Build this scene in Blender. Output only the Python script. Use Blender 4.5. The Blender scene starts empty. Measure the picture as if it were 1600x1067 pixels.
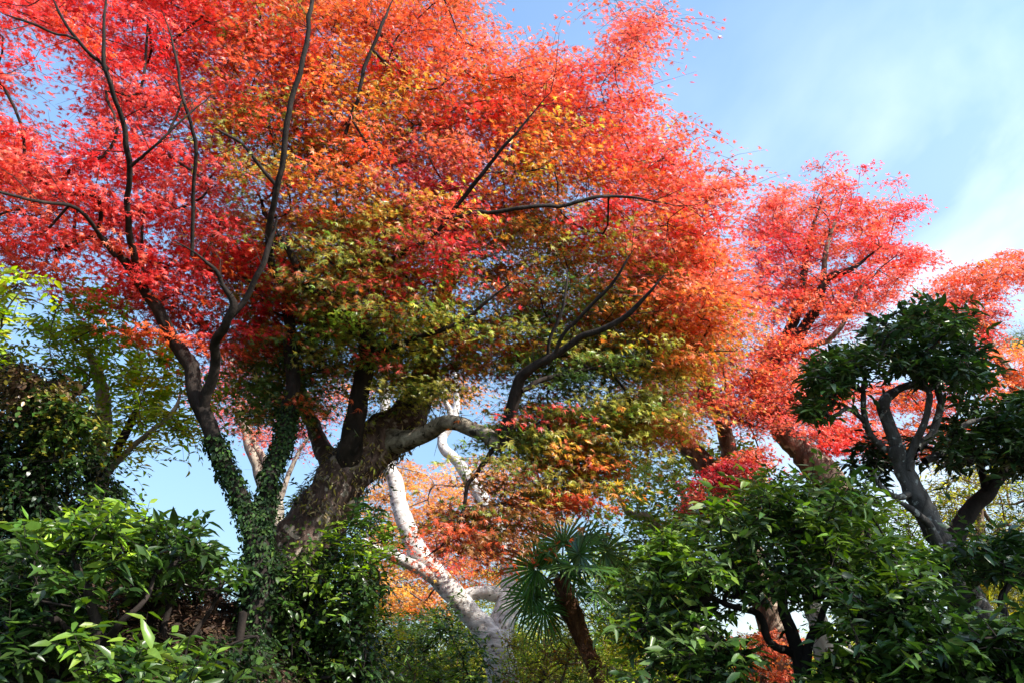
import bpy, math, random
import numpy as np
from mathutils import Vector, noise
R = math.radians
rng = np.random.default_rng(11)
random.seed(5)
scene = bpy.context.scene
col = scene.collection

# ---------------------------------------------------------------- camera, sky, sun, exposure
PITCH = 25.0
LENS = 28.0
F = LENS / 36.0 * 1600.0
CAM = np.array([0.0, 0.0, 1.6])
cd = bpy.data.cameras.new('camera'); cam = bpy.data.objects.new('camera', cd); col.objects.link(cam)
cam.location = CAM; cam.rotation_euler = (R(90 + PITCH), 0, 0)
cd.lens = LENS; cd.sensor_width = 36; cd.clip_start = 0.05; cd.clip_end = 5000
scene.camera = cam

SUN = np.array([0.60, -0.42, 0.72]); SUN /= np.linalg.norm(SUN)
sun_el = math.asin(SUN[2]); sun_az = math.atan2(SUN[0], SUN[1])
world = bpy.data.worlds.new('World'); scene.world = world; world.use_nodes = True
wn = world.node_tree; wn.nodes.clear()
def W(t, **k):
    n = wn.nodes.new(t)
    for a, b in k.items(): setattr(n, a, b)
    return n
out = W('ShaderNodeOutputWorld'); bg = W('ShaderNodeBackground'); bg.inputs['Strength'].default_value = 0.15
sky = W('ShaderNodeTexSky', sky_type='NISHITA'); sky.sun_disc = False
sky.sun_elevation = sun_el; sky.sun_rotation = sun_az
sky.air_density = 1.0; sky.dust_density = 1.0; sky.ozone_density = 1.3
tc = W('ShaderNodeTexCoord'); mp = W('ShaderNodeMapping')
# wind direction of the cirrus: rising to the right
_x = Vector((.60, -.10, .46)).normalized(); _z = Vector((0.45, .75, .45)).normalized(); _y = _z.cross(_x).normalized(); _z = _x.cross(_y)
from mathutils import Matrix
m0 = W('ShaderNodeMapping'); m0.inputs['Rotation'].default_value = Matrix((_x, _y, _z)).to_euler(); wn.links.new(tc.outputs['Generated'], m0.inputs['Vector'])
mp.inputs['Scale'].default_value = (0.55, 3.2, 3.2); mp.inputs['Location'].default_value = (5.2, 2.1, .3)
cn = W('ShaderNodeTexNoise'); cn.inputs['Scale'].default_value = 1.3; cn.inputs['Detail'].default_value = 6; cn.inputs['Roughness'].default_value = .5; cn.inputs['Distortion'].default_value = .25
cr = W('ShaderNodeValToRGB'); cr.color_ramp.elements[0].position = .42; cr.color_ramp.elements[1].position = .74
cr.color_ramp.elements[0].color = (.08, .08, .08, 1); cr.color_ramp.elements[1].color = (.66, .66, .66, 1)
# thin cirrus grows towards the east (right) side of the sky and the horizon
sep = W('ShaderNodeSeparateXYZ')
mr = W('ShaderNodeMapRange'); mr.inputs['From Min'].default_value = -.05; mr.inputs['From Max'].default_value = .62; mr.inputs['To Min'].default_value = .0; mr.inputs['To Max'].default_value = 1.05
mul = W('ShaderNodeMath', operation='MULTIPLY'); mul.use_clamp = True
bk = W('ShaderNodeMix', data_type='RGBA'); bk.inputs['B'].default_value = (6.4, 6.7, 7.1, 1)
L = wn.links.new
L(m0.outputs[0], mp.inputs['Vector']); L(mp.outputs[0], cn.inputs['Vector']); L(cn.outputs['Fac'], cr.inputs[0])
L(tc.outputs['Generated'], sep.inputs[0]); L(sep.outputs['X'], mr.inputs['Value'])
mz = W('ShaderNodeMapRange'); mz.inputs['From Min'].default_value = .53; mz.inputs['From Max'].default_value = .72; mz.inputs['To Min'].default_value = 1.0; mz.inputs['To Max'].default_value = .22
m2 = W('ShaderNodeMath', operation='MULTIPLY'); L(sep.outputs['Z'], mz.inputs['Value']); L(cr.outputs[0], m2.inputs[0]); L(mz.outputs[0], m2.inputs[1])
L(m2.outputs[0], mul.inputs[0]); L(mr.outputs[0], mul.inputs[1]); L(mul.outputs[0], bk.inputs['Factor'])
zr = W('ShaderNodeMapRange'); zr.inputs['From Min'].default_value = .0; zr.inputs['From Max'].default_value = .62; zr.inputs['To Min'].default_value = .36; zr.inputs['To Max'].default_value = 1.12
hz = W('ShaderNodeMix', data_type='RGBA', blend_type='MULTIPLY'); hz.inputs['Factor'].default_value = 1
tn = W('ShaderNodeMix', data_type='RGBA', blend_type='MULTIPLY'); tn.inputs['Factor'].default_value = 1; tn.inputs['B'].default_value = (.96, 1.04, 1.02, 1)
L(sep.outputs['Z'], zr.inputs['Value']); L(sky.outputs[0], hz.inputs['A']); L(zr.outputs[0], hz.inputs['B']); L(hz.outputs['Result'], tn.inputs['A'])
L(tn.outputs['Result'], bk.inputs['A']); L(bk.outputs['Result'], bg.inputs['Color']); L(bg.outputs[0], out.inputs[0])

sd = bpy.data.lights.new('sun', 'SUN'); so = bpy.data.objects.new('sun', sd); col.objects.link(so)
sd.energy = 3.95; sd.angle = R(0.5); sd.color = (1, .95, .87)
so.rotation_euler = Vector(SUN).to_track_quat('Z', 'Y').to_euler(); so.location = (12, -8, 20)
vs = scene.view_settings; vs.view_transform = 'Standard'; vs.look = 'None'; vs.gamma = 1; vs.use_curve_mapping = False
vs.exposure = 1.28
scene.cycles.max_bounces = 8; scene.cycles.diffuse_bounces = 3; scene.cycles.transmission_bounces = 4; scene.cycles.glossy_bounces = 2

# ---------------------------------------------------------------- helpers
fw = np.array([0, math.cos(R(PITCH)), math.sin(R(PITCH))]); up_ = np.array([0, -math.sin(R(PITCH)), math.cos(R(PITCH))]); rt = np.array([1.0, 0, 0])
FAR = 1.0      # how much farther back than the front row the current group of plants stands
def P(px, py, Y):
    """a point of the garden Y metres ahead, seen in the direction (px,py) of the 1600x1067 photo"""
    r = fw + (px - 800) / F * rt - (py - 533.5) / F * up_
    return CAM + r * (Y * FAR / r[1])
def PV(px, py, Y):
    r = fw[None] + ((px - 800) / F)[:, None] * rt - ((py - 533.5) / F)[:, None] * up_
    return CAM + r * (Y * FAR / r[:, 1])[:, None]
def wpx(w, p): return w / F * float(np.dot(np.asarray(p) - CAM, fw))     # metres for w photo pixels at p
def tag(o, label=None, cat=None, group=None, kind=None):
    for k, v in (('label', label), ('category', cat), ('group', group), ('kind', kind)):
        if v: o[k] = v
    return o
def empty(name, loc, label, cat, group=None):
    o = bpy.data.objects.new(name, None); col.objects.link(o); o.location = loc; o.empty_display_size = .3
    return tag(o, label, cat, group)
def norm(a): return a / np.maximum(np.linalg.norm(a, axis=-1, keepdims=True), 1e-9)
def mesh_obj(name, V, Fc, mat, parent=None, cols=None, smooth=True):
    """Fc: (n,k) int array or list of such arrays"""
    if not isinstance(Fc, list): Fc = [Fc]
    Fc = [f for f in Fc if len(f)]
    V = np.asarray(V, dtype=np.float32)
    off = np.zeros(3)
    if parent is not None and parent.type == 'EMPTY': off = np.array(parent.location)
    me = bpy.data.meshes.new(name); nv = len(V)
    me.vertices.add(nv); me.vertices.foreach_set('co', (V - off.astype(np.float32)).ravel())
    nl = sum(f.size for f in Fc); nf = sum(len(f) for f in Fc)
    me.loops.add(nl); me.loops.foreach_set('vertex_index', np.concatenate([f.ravel() for f in Fc]).astype(np.int32))
    me.polygons.add(nf)
    tot = np.concatenate([np.full(len(f), f.shape[1], np.int32) for f in Fc])
    me.polygons.foreach_set('loop_start', (np.cumsum(tot) - tot).astype(np.int32))
    me.update(calc_edges=True)
    me.polygons.foreach_set('use_smooth', np.full(nf, smooth, dtype=bool))
    if cols is not None:
        a = me.attributes.new('tint', 'FLOAT_COLOR', 'FACE')
        a.data.foreach_set('color', np.concatenate([cols, np.ones((nf, 1))], 1).astype(np.float32).ravel())
    me.materials.append(mat)
    o = bpy.data.objects.new(name, me); col.objects.link(o)
    if parent is not None: o.parent = parent
    return o

class MB:
    def __init__(s): s.V = []; s.F = {}; s.n = 0
    def add(s, v, f):
        v = np.asarray(v); f = np.asarray(f); s.V.append(v); s.F.setdefault(f.shape[1], []).append(f + s.n); s.n += len(v)
    def build(s, name, mat, parent=None, smooth=True):
        return mesh_obj(name, np.concatenate(s.V), [np.concatenate(x) for x in s.F.values()], mat, parent, smooth=smooth)

def catmull(pts, per):
    pts = np.asarray(pts, float)
    if len(pts) < 3: 
        t = np.linspace(0, 1, per + 1)[:, None]; return pts[0] * (1 - t) + pts[-1] * t
    p = np.vstack([2 * pts[0] - pts[1], pts, 2 * pts[-1] - pts[-2]]); outp = []
    for i in range(1, len(p) - 2):
        t = np.linspace(0, 1, per, endpoint=False)[:, None]
        a, b, c, d = p[i - 1], p[i], p[i + 1], p[i + 2]
        outp.append(.5 * ((2 * b) + (-a + c) * t + (2 * a - 5 * b + 4 * c - d) * t ** 2 + (-a + 3 * b - 3 * c + d) * t ** 3))
    outp.append(pts[-1:]); return np.vstack(outp)
def tube(mb, path, rad, seg=8, lump=0.0, seed=0, cap=True, ridges=0):
    path = np.asarray(path, float); rad = np.asarray(rad, float); n = len(path)
    T = norm(np.gradient(path, axis=0))
    ref = np.array([0.31, 0.2, 0.93]) if abs(T[0][2]) < .85 else np.array([1.0, .1, 0])
    U = np.zeros_like(path); u = ref
    for i in range(n):
        u = u - T[i] * np.dot(u, T[i]); u = u / np.linalg.norm(u); U[i] = u
    Bn = np.cross(T, U)
    a = np.linspace(0, 2 * math.pi, seg, endpoint=False)
    k = np.ones((n, seg))
    if lump > 0:
        for i in range(n):
            for j in range(seg):
                d = U[i] * math.cos(a[j]) + Bn[i] * math.sin(a[j])
                q = path[i] + d * rad[i]
                k[i, j] += lump * (noise.noise(Vector(q * (1.6 / max(rad[i], .03) * .5) + seed)) + .5 * noise.noise(Vector(q * (5 / max(rad[i], .03) * .5) + seed)))
                if ridges: k[i, j] += ridges * noise.noise(Vector((math.cos(a[j]) * 3.1, math.sin(a[j]) * 3.1, i * .13 + seed)))
    v = path[:, None] + (U[:, None] * np.cos(a)[None, :, None] + Bn[:, None] * np.sin(a)[None, :, None]) * (rad[:, None, None] * k[..., None])
    v = v.reshape(-1, 3)
    i, j = np.meshgrid(np.arange(n - 1), np.arange(seg), indexing='ij')
    q = np.stack([i * seg + j, i * seg + (j + 1) % seg, (i + 1) * seg + (j + 1) % seg, (i + 1) * seg + j], -1).reshape(-1, 4)
    mb.add(v, q)
    if cap:
        c = path[-1] + T[-1] * rad[-1] * .5
        base = (n - 1) * seg
        vv = np.vstack([v[base:], c]); jj = np.arange(seg)
        mb.add(vv, np.stack([jj, (jj + 1) % seg, np.full(seg, seg)], -1))

# ---------------------------------------------------------------- materials
def new_mat(name):
    m = bpy.data.materials.new(name); m.use_nodes = True; m.node_tree.nodes.clear(); return m, m.node_tree
def leaf_mat(name, rough=.42, spec=.45, trans=.42, sat=1.0, tmul=1.0, rim=None):
    m, t = new_mat(name); N = t.nodes.new; K = t.links.new
    o = N('ShaderNodeOutputMaterial'); p = N('ShaderNodeBsdfPrincipled'); tr = N('ShaderNodeBsdfTranslucent'); mx = N('ShaderNodeMixShader')
    at = N('ShaderNodeAttribute'); at.attribute_name = 'tint'
    hs = N('ShaderNodeHueSaturation'); hs.inputs['Saturation'].default_value = 1.1 * sat; hs.inputs['Value'].default_value = 1.25 * tmul
    nz = N('ShaderNodeTexNoise'); nz.inputs['Scale'].default_value = 45; nz.inputs['Detail'].default_value = 3
    mr = N('ShaderNodeMapRange'); mr.inputs['To Min'].default_value = .72; mr.inputs['To Max'].default_value = 1.28
    mm = N('ShaderNodeMix'); mm.data_type = 'RGBA'; mm.blend_type = 'MULTIPLY'; mm.inputs['Factor'].default_value = 1
    g = N('ShaderNodeTexCoord'); K(g.outputs['Object'], nz.inputs['Vector'])
    K(nz.outputs['Fac'], mr.inputs['Value']); K(at.outputs['Color'], mm.inputs['A']); K(mr.outputs[0], mm.inputs['B'])
    K(mm.outputs['Result'], p.inputs['Base Color']); K(mm.outputs['Result'], hs.inputs['Color']); K(hs.outputs[0], tr.inputs['Color'])
    p.inputs['Roughness'].default_value = rough; p.inputs['Specular IOR Level'].default_value = spec
    mx.inputs[0].default_value = trans
    K(p.outputs[0], mx.inputs[1]); K(tr.outputs[0], mx.inputs[2]); K(mx.outputs[0], o.inputs[0])
    return m
def bark_mat(name, cols, scale=6, stretch=.35, bump=.5, rough=.85, spots=None, spot_scale=9, spot_lo=.62):
    m, t = new_mat(name); N = t.nodes.new; K = t.links.new
    o = N('ShaderNodeOutputMaterial'); p = N('ShaderNodeBsdfPrincipled'); g = N('ShaderNodeTexCoord')
    mp = N('ShaderNodeMapping'); mp.inputs['Scale'].default_value = (1, 1, stretch)
    n1 = N('ShaderNodeTexNoise'); n1.inputs['Scale'].default_value = scale; n1.inputs['Detail'].default_value = 9; n1.inputs['Roughness'].default_value = .66; n1.inputs['Distortion'].default_value = .6
    r1 = N('ShaderNodeValToRGB'); e = r1.color_ramp.elements
    e[0].position = .34; e[0].color = (*cols[0], 1); e[1].position = .66; e[1].color = (*cols[-1], 1)
    for i, c in enumerate(cols[1:-1]): x = e.new(.34 + .32 * (i + 1) / (len(cols) - 1)); x.color = (*c, 1)
    K(g.outputs['Object'], mp.inputs[0]); K(mp.outputs[0], n1.inputs['Vector']); K(n1.outputs['Fac'], r1.inputs[0])
    src = r1.outputs[0]
    if spots:
        n2 = N('ShaderNodeTexNoise'); n2.inputs['Scale'].default_value = spot_scale; n2.inputs['Detail'].default_value = 5; n2.inputs['Roughness'].default_value = .55
        r2 = N('ShaderNodeValToRGB'); r2.color_ramp.elements[0].position = spot_lo - .03; r2.color_ramp.elements[1].position = spot_lo + .03
        mx = N('ShaderNodeMix'); mx.data_type = 'RGBA'; mx.inputs['B'].default_value = (*spots, 1)
        K(g.outputs['Object'], n2.inputs['Vector']); K(n2.outputs['Fac'], r2.inputs[0]); K(r2.outputs[0], mx.inputs['Factor']); K(src, mx.inputs['A']); src = mx.outputs['Result']
    K(src, p.inputs['Base Color']); p.inputs['Roughness'].default_value = rough; p.inputs['Specular IOR Level'].default_value = .25
    n3 = N('ShaderNodeTexNoise'); n3.inputs['Scale'].default_value = scale * 4; n3.inputs['Detail'].default_value = 8; n3.inputs['Roughness'].default_value = .7
    K(mp.outputs[0], n3.inputs['Vector'])
    b = N('ShaderNodeBump'); b.inputs['Strength'].default_value = bump; b.inputs['Distance'].default_value = .02
    ad = N('ShaderNodeMath'); ad.operation = 'ADD'; K(n1.outputs['Fac'], ad.inputs[0]); K(n3.outputs['Fac'], ad.inputs[1])
    K(ad.outputs[0], b.inputs['Height']); K(b.outputs[0], p.inputs['Normal']); K(p.outputs[0], o.inputs[0])
    return m
M_MAPLE = leaf_mat('maple_leaf', rough=.36, spec=.55, trans=.45, sat=.92)
M_BROAD = leaf_mat('glossy_leaf', rough=.34, spec=.5, trans=.30)
M_DARKLEAF = leaf_mat('dark_glossy_leaf', rough=.36, spec=.45, trans=.18)
M_IVY = leaf_mat('ivy_leaf', rough=.6, spec=.2, trans=.2)
M_GLOW = leaf_mat('thin_leaf', rough=.5, spec=.35, trans=.52)
M_SOFT = leaf_mat('soft_leaf', rough=.55, spec=.3, trans=.40)
M_DRY = leaf_mat('dry_leaf', rough=.8, spec=.15, trans=.15)
B_MAIN = bark_mat('mottled_maple_bark', [(.030, .018, .014), (.10, .062, .048), (.24, .16, .13)], 7, .45, 1.0, spots=(.38, .31, .24), spot_scale=11, spot_lo=.60)
B_DARK = bark_mat('dark_bark', [(.008, .006, .005), (.020, .014, .011), (.048, .035, .028)], 8, .4, .6)
B_PALE = bark_mat('pale_limb_bark', [(.17, .14, .11), (.38, .33, .26), (.56, .50, .41)], 7, .5, .5, spots=(.08, .06, .045), spot_scale=11, spot_lo=.64)
B_LIMB = bark_mat('patchy_limb_bark', [(.05, .038, .028), (.24, .20, .15), (.50, .44, .35)], 8, 1.4, .9, spots=(.035, .028, .02), spot_scale=10, spot_lo=.60)
B_WHITE = bark_mat('white_bark', [(.24, .22, .20), (.52, .49, .45), (.74, .72, .68)], 6, 1.9, .6, spots=(.15, .125, .10), spot_scale=15, spot_lo=.62)
B_GREY = bark_mat('grey_lichen_bark', [(.022, .018, .015), (.055, .048, .042), (.12, .11, .10)], 7, .5, .8, spots=(.30, .31, .28), spot_scale=18, spot_lo=.62)
B_BROWN = bark_mat('brown_bark', [(.045, .028, .02), (.13, .085, .06), (.28, .20, .15)], 8, .4, .9, spots=(.42, .34, .26), spot_scale=8, spot_lo=.62)
B_FIBRE = bark_mat('palm_fibre', [(.03, .015, .01), (.13, .055, .03), (.26, .13, .07)], 14, .25, 1.0)

# ---------------------------------------------------------------- leaf shapes
def maple_template(ang, ln, notch=.30):
    V = [(0, 0, 0)]; n = len(ang)
    na = [ang[0] - 26] + [(ang[i] + ang[i + 1]) / 2 for i in range(n - 1)] + [ang[-1] + 26]
    nr = [.16] + [notch * (.75 + .25 * min(ln[i], ln[i + 1])) for i in range(n - 1)] + [.16]
    for a, r in zip(na, nr): V.append((r * math.cos(R(a)), r * math.sin(R(a)), 0))
    for a, r in zip(ang, ln): V.append((r * math.cos(R(a)), r * math.sin(R(a)), 0))
    Fc = [(0, 1 + i, 1 + n + 1 + i, 2 + i) for i in range(n)]
    V = np.array(V); V[1:n + 2, 2] += .03
    return V, np.array(Fc)
T_M7 = maple_template([-128, -80, -39, 0, 39, 80, 128], [.42, .76, .95, 1.05, .95, .76, .42])
T_M5 = maple_template([-105, -50, 0, 50, 105], [.55, .9, 1.05, .9, .55], .32)
def oval_template(w, tipw=.6):
    V = np.array([(0, 0, 0), (.32, w * .9, .05), (.32, 0, -.02), (.32, -w * .9, .05), (.68, w * tipw * 1.1, .04), (.68, 0, -.03), (.68, -w * tipw * 1.1, .04), (1.05, 0, 0)], float)
    Fq = np.array([(2, 1, 4, 5), (3, 2, 5, 6)]); Ft = np.array([(0, 1, 2), (0, 2, 3), (5, 4, 7), (6, 5, 7)])
    return V, Fq, Ft
T_OVAL = oval_template(.21); T_NARROW = oval_template(.15); T_ROUND = oval_template(.36, .7)
T_DIAM = (np.array([(0, 0, 0), (.45, .26, .04), (1, 0, 0), (.45, -.26, .04)], float), np.array([(0, 3, 2, 1)]))
T_LINE = (np.array([(0, .03, 0), (0, -.03, 0), (1, 0, 0)], float), np.array([(0, 1, 2)]))

def leaf_mesh(name, pos, axis, nrm, size, tint, tmpl, mat, parent):
    """all leaves of one crown as one mesh; tint = colour of each leaf"""
    V0 = tmpl[0]; Fs = tmpl[1:]
    n = len(pos)
    nrm = norm(nrm); axis = norm(axis - nrm * np.sum(axis * nrm, 1, keepdims=True)); side = np.cross(nrm, axis)
    r2 = V0[:, 0] ** 2 + V0[:, 1] ** 2
    curl = rng.normal(-.16, .20, n)
    fold = rng.normal(.0, .25, n)
    z = V0[None, :, 2] + curl[:, None] * r2[None] + fold[:, None] * np.abs(V0[None, :, 1])
    V = pos[:, None] + size[:, None, None] * (axis[:, None] * V0[None, :, 0:1] + side[:, None] * V0[None, :, 1:2] + nrm[:, None] * z[..., None])
    base = (np.arange(n) * len(V0))[:, None, None]
    FF = [(f[None] + base).reshape(-1, f.shape[1]) for f in Fs]
    cols = np.concatenate([np.repeat(tint, len(f), 0) for f in Fs])
    return mesh_obj(name, V.reshape(-1, 3), FF, mat, parent, cols=cols, smooth=len(V0) == 8)

# ---------------------------------------------------------------- own colours of leaves (linear); everlit also paints top light on the glossy bush
C = dict(
    crimson=(.64, .036, .038), red=(.74, .055, .045), pinkred=(.80, .13, .095), coral=(.82, .185, .085), redor=(.78, .125, .040), orange=(.78, .25, .040),
    gold=(.74, .38, .045), yelgreen=(.50, .48, .05), olive=(.31, .29, .04), green=(.125, .21, .024), dkgreen=(.05, .10, .018), brightgreen=(.31, .46, .04), amber=(.88, .42, .06), lime=(.50, .55, .07),
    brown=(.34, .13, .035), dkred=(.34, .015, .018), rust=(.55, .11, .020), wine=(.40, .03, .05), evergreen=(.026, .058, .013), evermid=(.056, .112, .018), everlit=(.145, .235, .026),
    tan=(.34, .25, .12), dry=(.11, .065, .04), drydark=(.045, .027, .02), palm=(.13, .27, .06), yellow=(.62, .50, .04), blackgreen=(.018, .042, .014), greengrey=(.10, .16, .05))
def tints(names, n, jit=.22):
    a = np.array([C[x] for x in names])[rng.integers(0, len(names), n)]
    b = np.array([C[x] for x in names])[rng.integers(0, len(names), n)]
    k = rng.random((n, 1)) * .5
    return np.clip((a * (1 - k) + b * k) * np.exp(rng.normal(0, jit, (n, 1))) * np.exp(rng.normal(0, .07, (n, 3))), .002, .92)

def inpoly(px, py, poly):
    res = np.zeros(len(px), bool); m = len(poly); j = m - 1
    for i in range(m):
        xi, yi = poly[i]; xj, yj = poly[j]
        c = ((yi > py) != (yj > py)) & (px < (xj - xi) * (py - yi) / ((yj - yi) or 1e-9) + xi)
        res ^= c; j = i
    return res
def sample(poly, n, Y0, Y1, gaps=(), inset=0):
    """n spray centres spread through the volume of a crown whose silhouette is poly, Y0..Y1 metres away"""
    xs = [p[0] for p in poly]; ys = [p[1] for p in poly]; acc = []
    while len(acc) < n:
        k = 4000; x = rng.uniform(min(xs), max(xs), k); y = rng.uniform(min(ys), max(ys), k)
        ok = inpoly(x, y, poly)
        for ux, uy in ((1, 0), (.7, -.7), (0, -1), (-.5, -.8)):
            if inset: ok &= inpoly(x + ux * inset, y + uy * inset, poly)
        for gx, gy, gr, gk in gaps: ok &= ~((np.hypot(x - gx, y - gy) < gr) & (rng.random(k) < gk))
        for a, b in zip(x[ok], y[ok]):
            acc.append((a, b))
            if len(acc) >= n * 3: break
    acc = np.array(acc); Yl = (lambda v, x, y: v(x, y) if callable(v) else np.full(len(x), float(v)))
    y0 = Yl(Y0, acc[:, 0], acc[:, 1]); y1 = Yl(Y1, acc[:, 0], acc[:, 1])
    Y = y0 + (y1 - y0) * rng.random(len(acc)); pts = PV(acc[:, 0], acc[:, 1], Y)
    keep = [0]                                           # best-candidate thinning: even but irregular spread
    for s in range(1, n):
        cand = rng.integers(0, len(acc), 4)
        d = np.min(np.linalg.norm(pts[cand][:, None] - pts[keep][None], axis=2), axis=1)
        keep.append(int(cand[np.argmax(d)]))
    return acc[keep], pts[keep]

def grow(nodes, pts, step=.35, jitter=.05):
    """joins every spray to the nearest wood; returns polylines with pipe-model radii"""
    pos = [np.array(p) for p in nodes]; par = [-1] * len(pos); root = len(pos)
    order = np.argsort([np.min(np.linalg.norm(np.array(nodes) - p, axis=1)) for p in pts]); ends = []
    for oi in order:
        p = pts[oi]; A = np.array(pos); d = np.linalg.norm(A - p, axis=1)
        d = d + .35 * np.maximum(0, A[:, 2] - p[2] + .1)          # wood reaches a spray from below or the side
        k = int(np.argmin(d)); a = pos[k]; L_ = np.linalg.norm(p - a); m = max(1, int(L_ / step)); last = k
        sag = rng.normal(0, .045, 3) * L_ + np.array([0, 0, -.05 * L_])
        for s in range(1, m + 1):
            t = s / m; q = a * (1 - t) + p * t + sag * 4 * t * (1 - t) + (rng.normal(0, jitter, 3) if s < m else 0)
            pos.append(q); par.append(last); last = len(pos) - 1
        ends.append(last)
    cnt = np.zeros(len(pos)); 
    for e in ends: cnt[e] += 1
    for i in range(len(pos) - 1, root - 1, -1):
        if par[i] >= 0: cnt[par[i]] += cnt[i]
    return pos, par, cnt, root
def branch_mesh(name, g, mat, parent, r0=.0028, ex=.40, rmax=.022, nrad=None):
    pos, par, cnt, root = g; mb = MB(); kids = {}
    for i in range(root, len(pos)): kids.setdefault(par[i], []).append(i)
    rr_ = np.zeros(len(pos)); nr_ = nrad if nrad is not None else [rmax] * root
    for i in range(len(pos)): rr_[i] = nr_[i] if i < root else min(rmax, r0 * max(cnt[i], 1) ** ex, max(.004, rr_[par[i]] * .96))
    rad = lambda i: rr_[i]
    stack = [(p, c) for p in range(root) for c in kids.get(p, [])]
    while stack:
        p, c = stack.pop(); path = [pos[p], pos[c]]; rr = [rad(c), rad(c)]; cur = c
        while kids.get(cur):
            ks = sorted(kids[cur], key=lambda q: -cnt[q])
            for o in ks[1:]: stack.append((cur, o))
            cur = ks[0]; path.append(pos[cur]); rr.append(rad(cur))
        pp = catmull(path, 3); t = np.linspace(0, 1, len(pp)); r_ = np.interp(t, np.linspace(0, 1, len(rr)), rr)
        r_[-1] *= .5
        tube(mb, pp, r_, 6 if rr[0] > .012 else 4, cap=False)
    return mb.build(name, mat, parent)

def twigs(mb_paths, name, mat, parent):
    """thin three-sided shoots, vectorised: (a, b, c, r)"""
    a, b, c, r = mb_paths; n = len(a); T = norm(c - a); ref = np.tile([.3, .2, .93], (n, 1)); U = norm(np.cross(T, ref)); B = np.cross(T, U)
    V = []
    for p, k in ((a, 1.0), (b, .75), (c, .3)):
        for j in range(3):
            an = j * 2 * math.pi / 3; V.append(p + (U * math.cos(an) + B * math.sin(an)) * (r * k)[:, None])
    V = np.stack(V, 1).reshape(-1, 3)
    f = np.array([(l * 3 + j, l * 3 + (j + 1) % 3, l * 3 + 3 + (j + 1) % 3, l * 3 + 3 + j) for l in (0, 1) for j in range(3)])
    return mesh_obj(name, V, (f[None] + (np.arange(n) * 9)[:, None, None]).reshape(-1, 4), mat, parent)

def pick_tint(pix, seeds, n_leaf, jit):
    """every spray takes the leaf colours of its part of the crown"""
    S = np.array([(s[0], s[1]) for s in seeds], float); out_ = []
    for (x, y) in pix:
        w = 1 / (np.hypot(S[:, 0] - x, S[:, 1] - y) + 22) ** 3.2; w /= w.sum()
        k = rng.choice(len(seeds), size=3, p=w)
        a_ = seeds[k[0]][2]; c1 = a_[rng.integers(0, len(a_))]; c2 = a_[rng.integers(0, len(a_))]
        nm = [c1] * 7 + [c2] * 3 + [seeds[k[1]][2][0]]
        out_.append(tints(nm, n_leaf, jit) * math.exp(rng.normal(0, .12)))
    return np.concatenate(out_)

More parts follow.
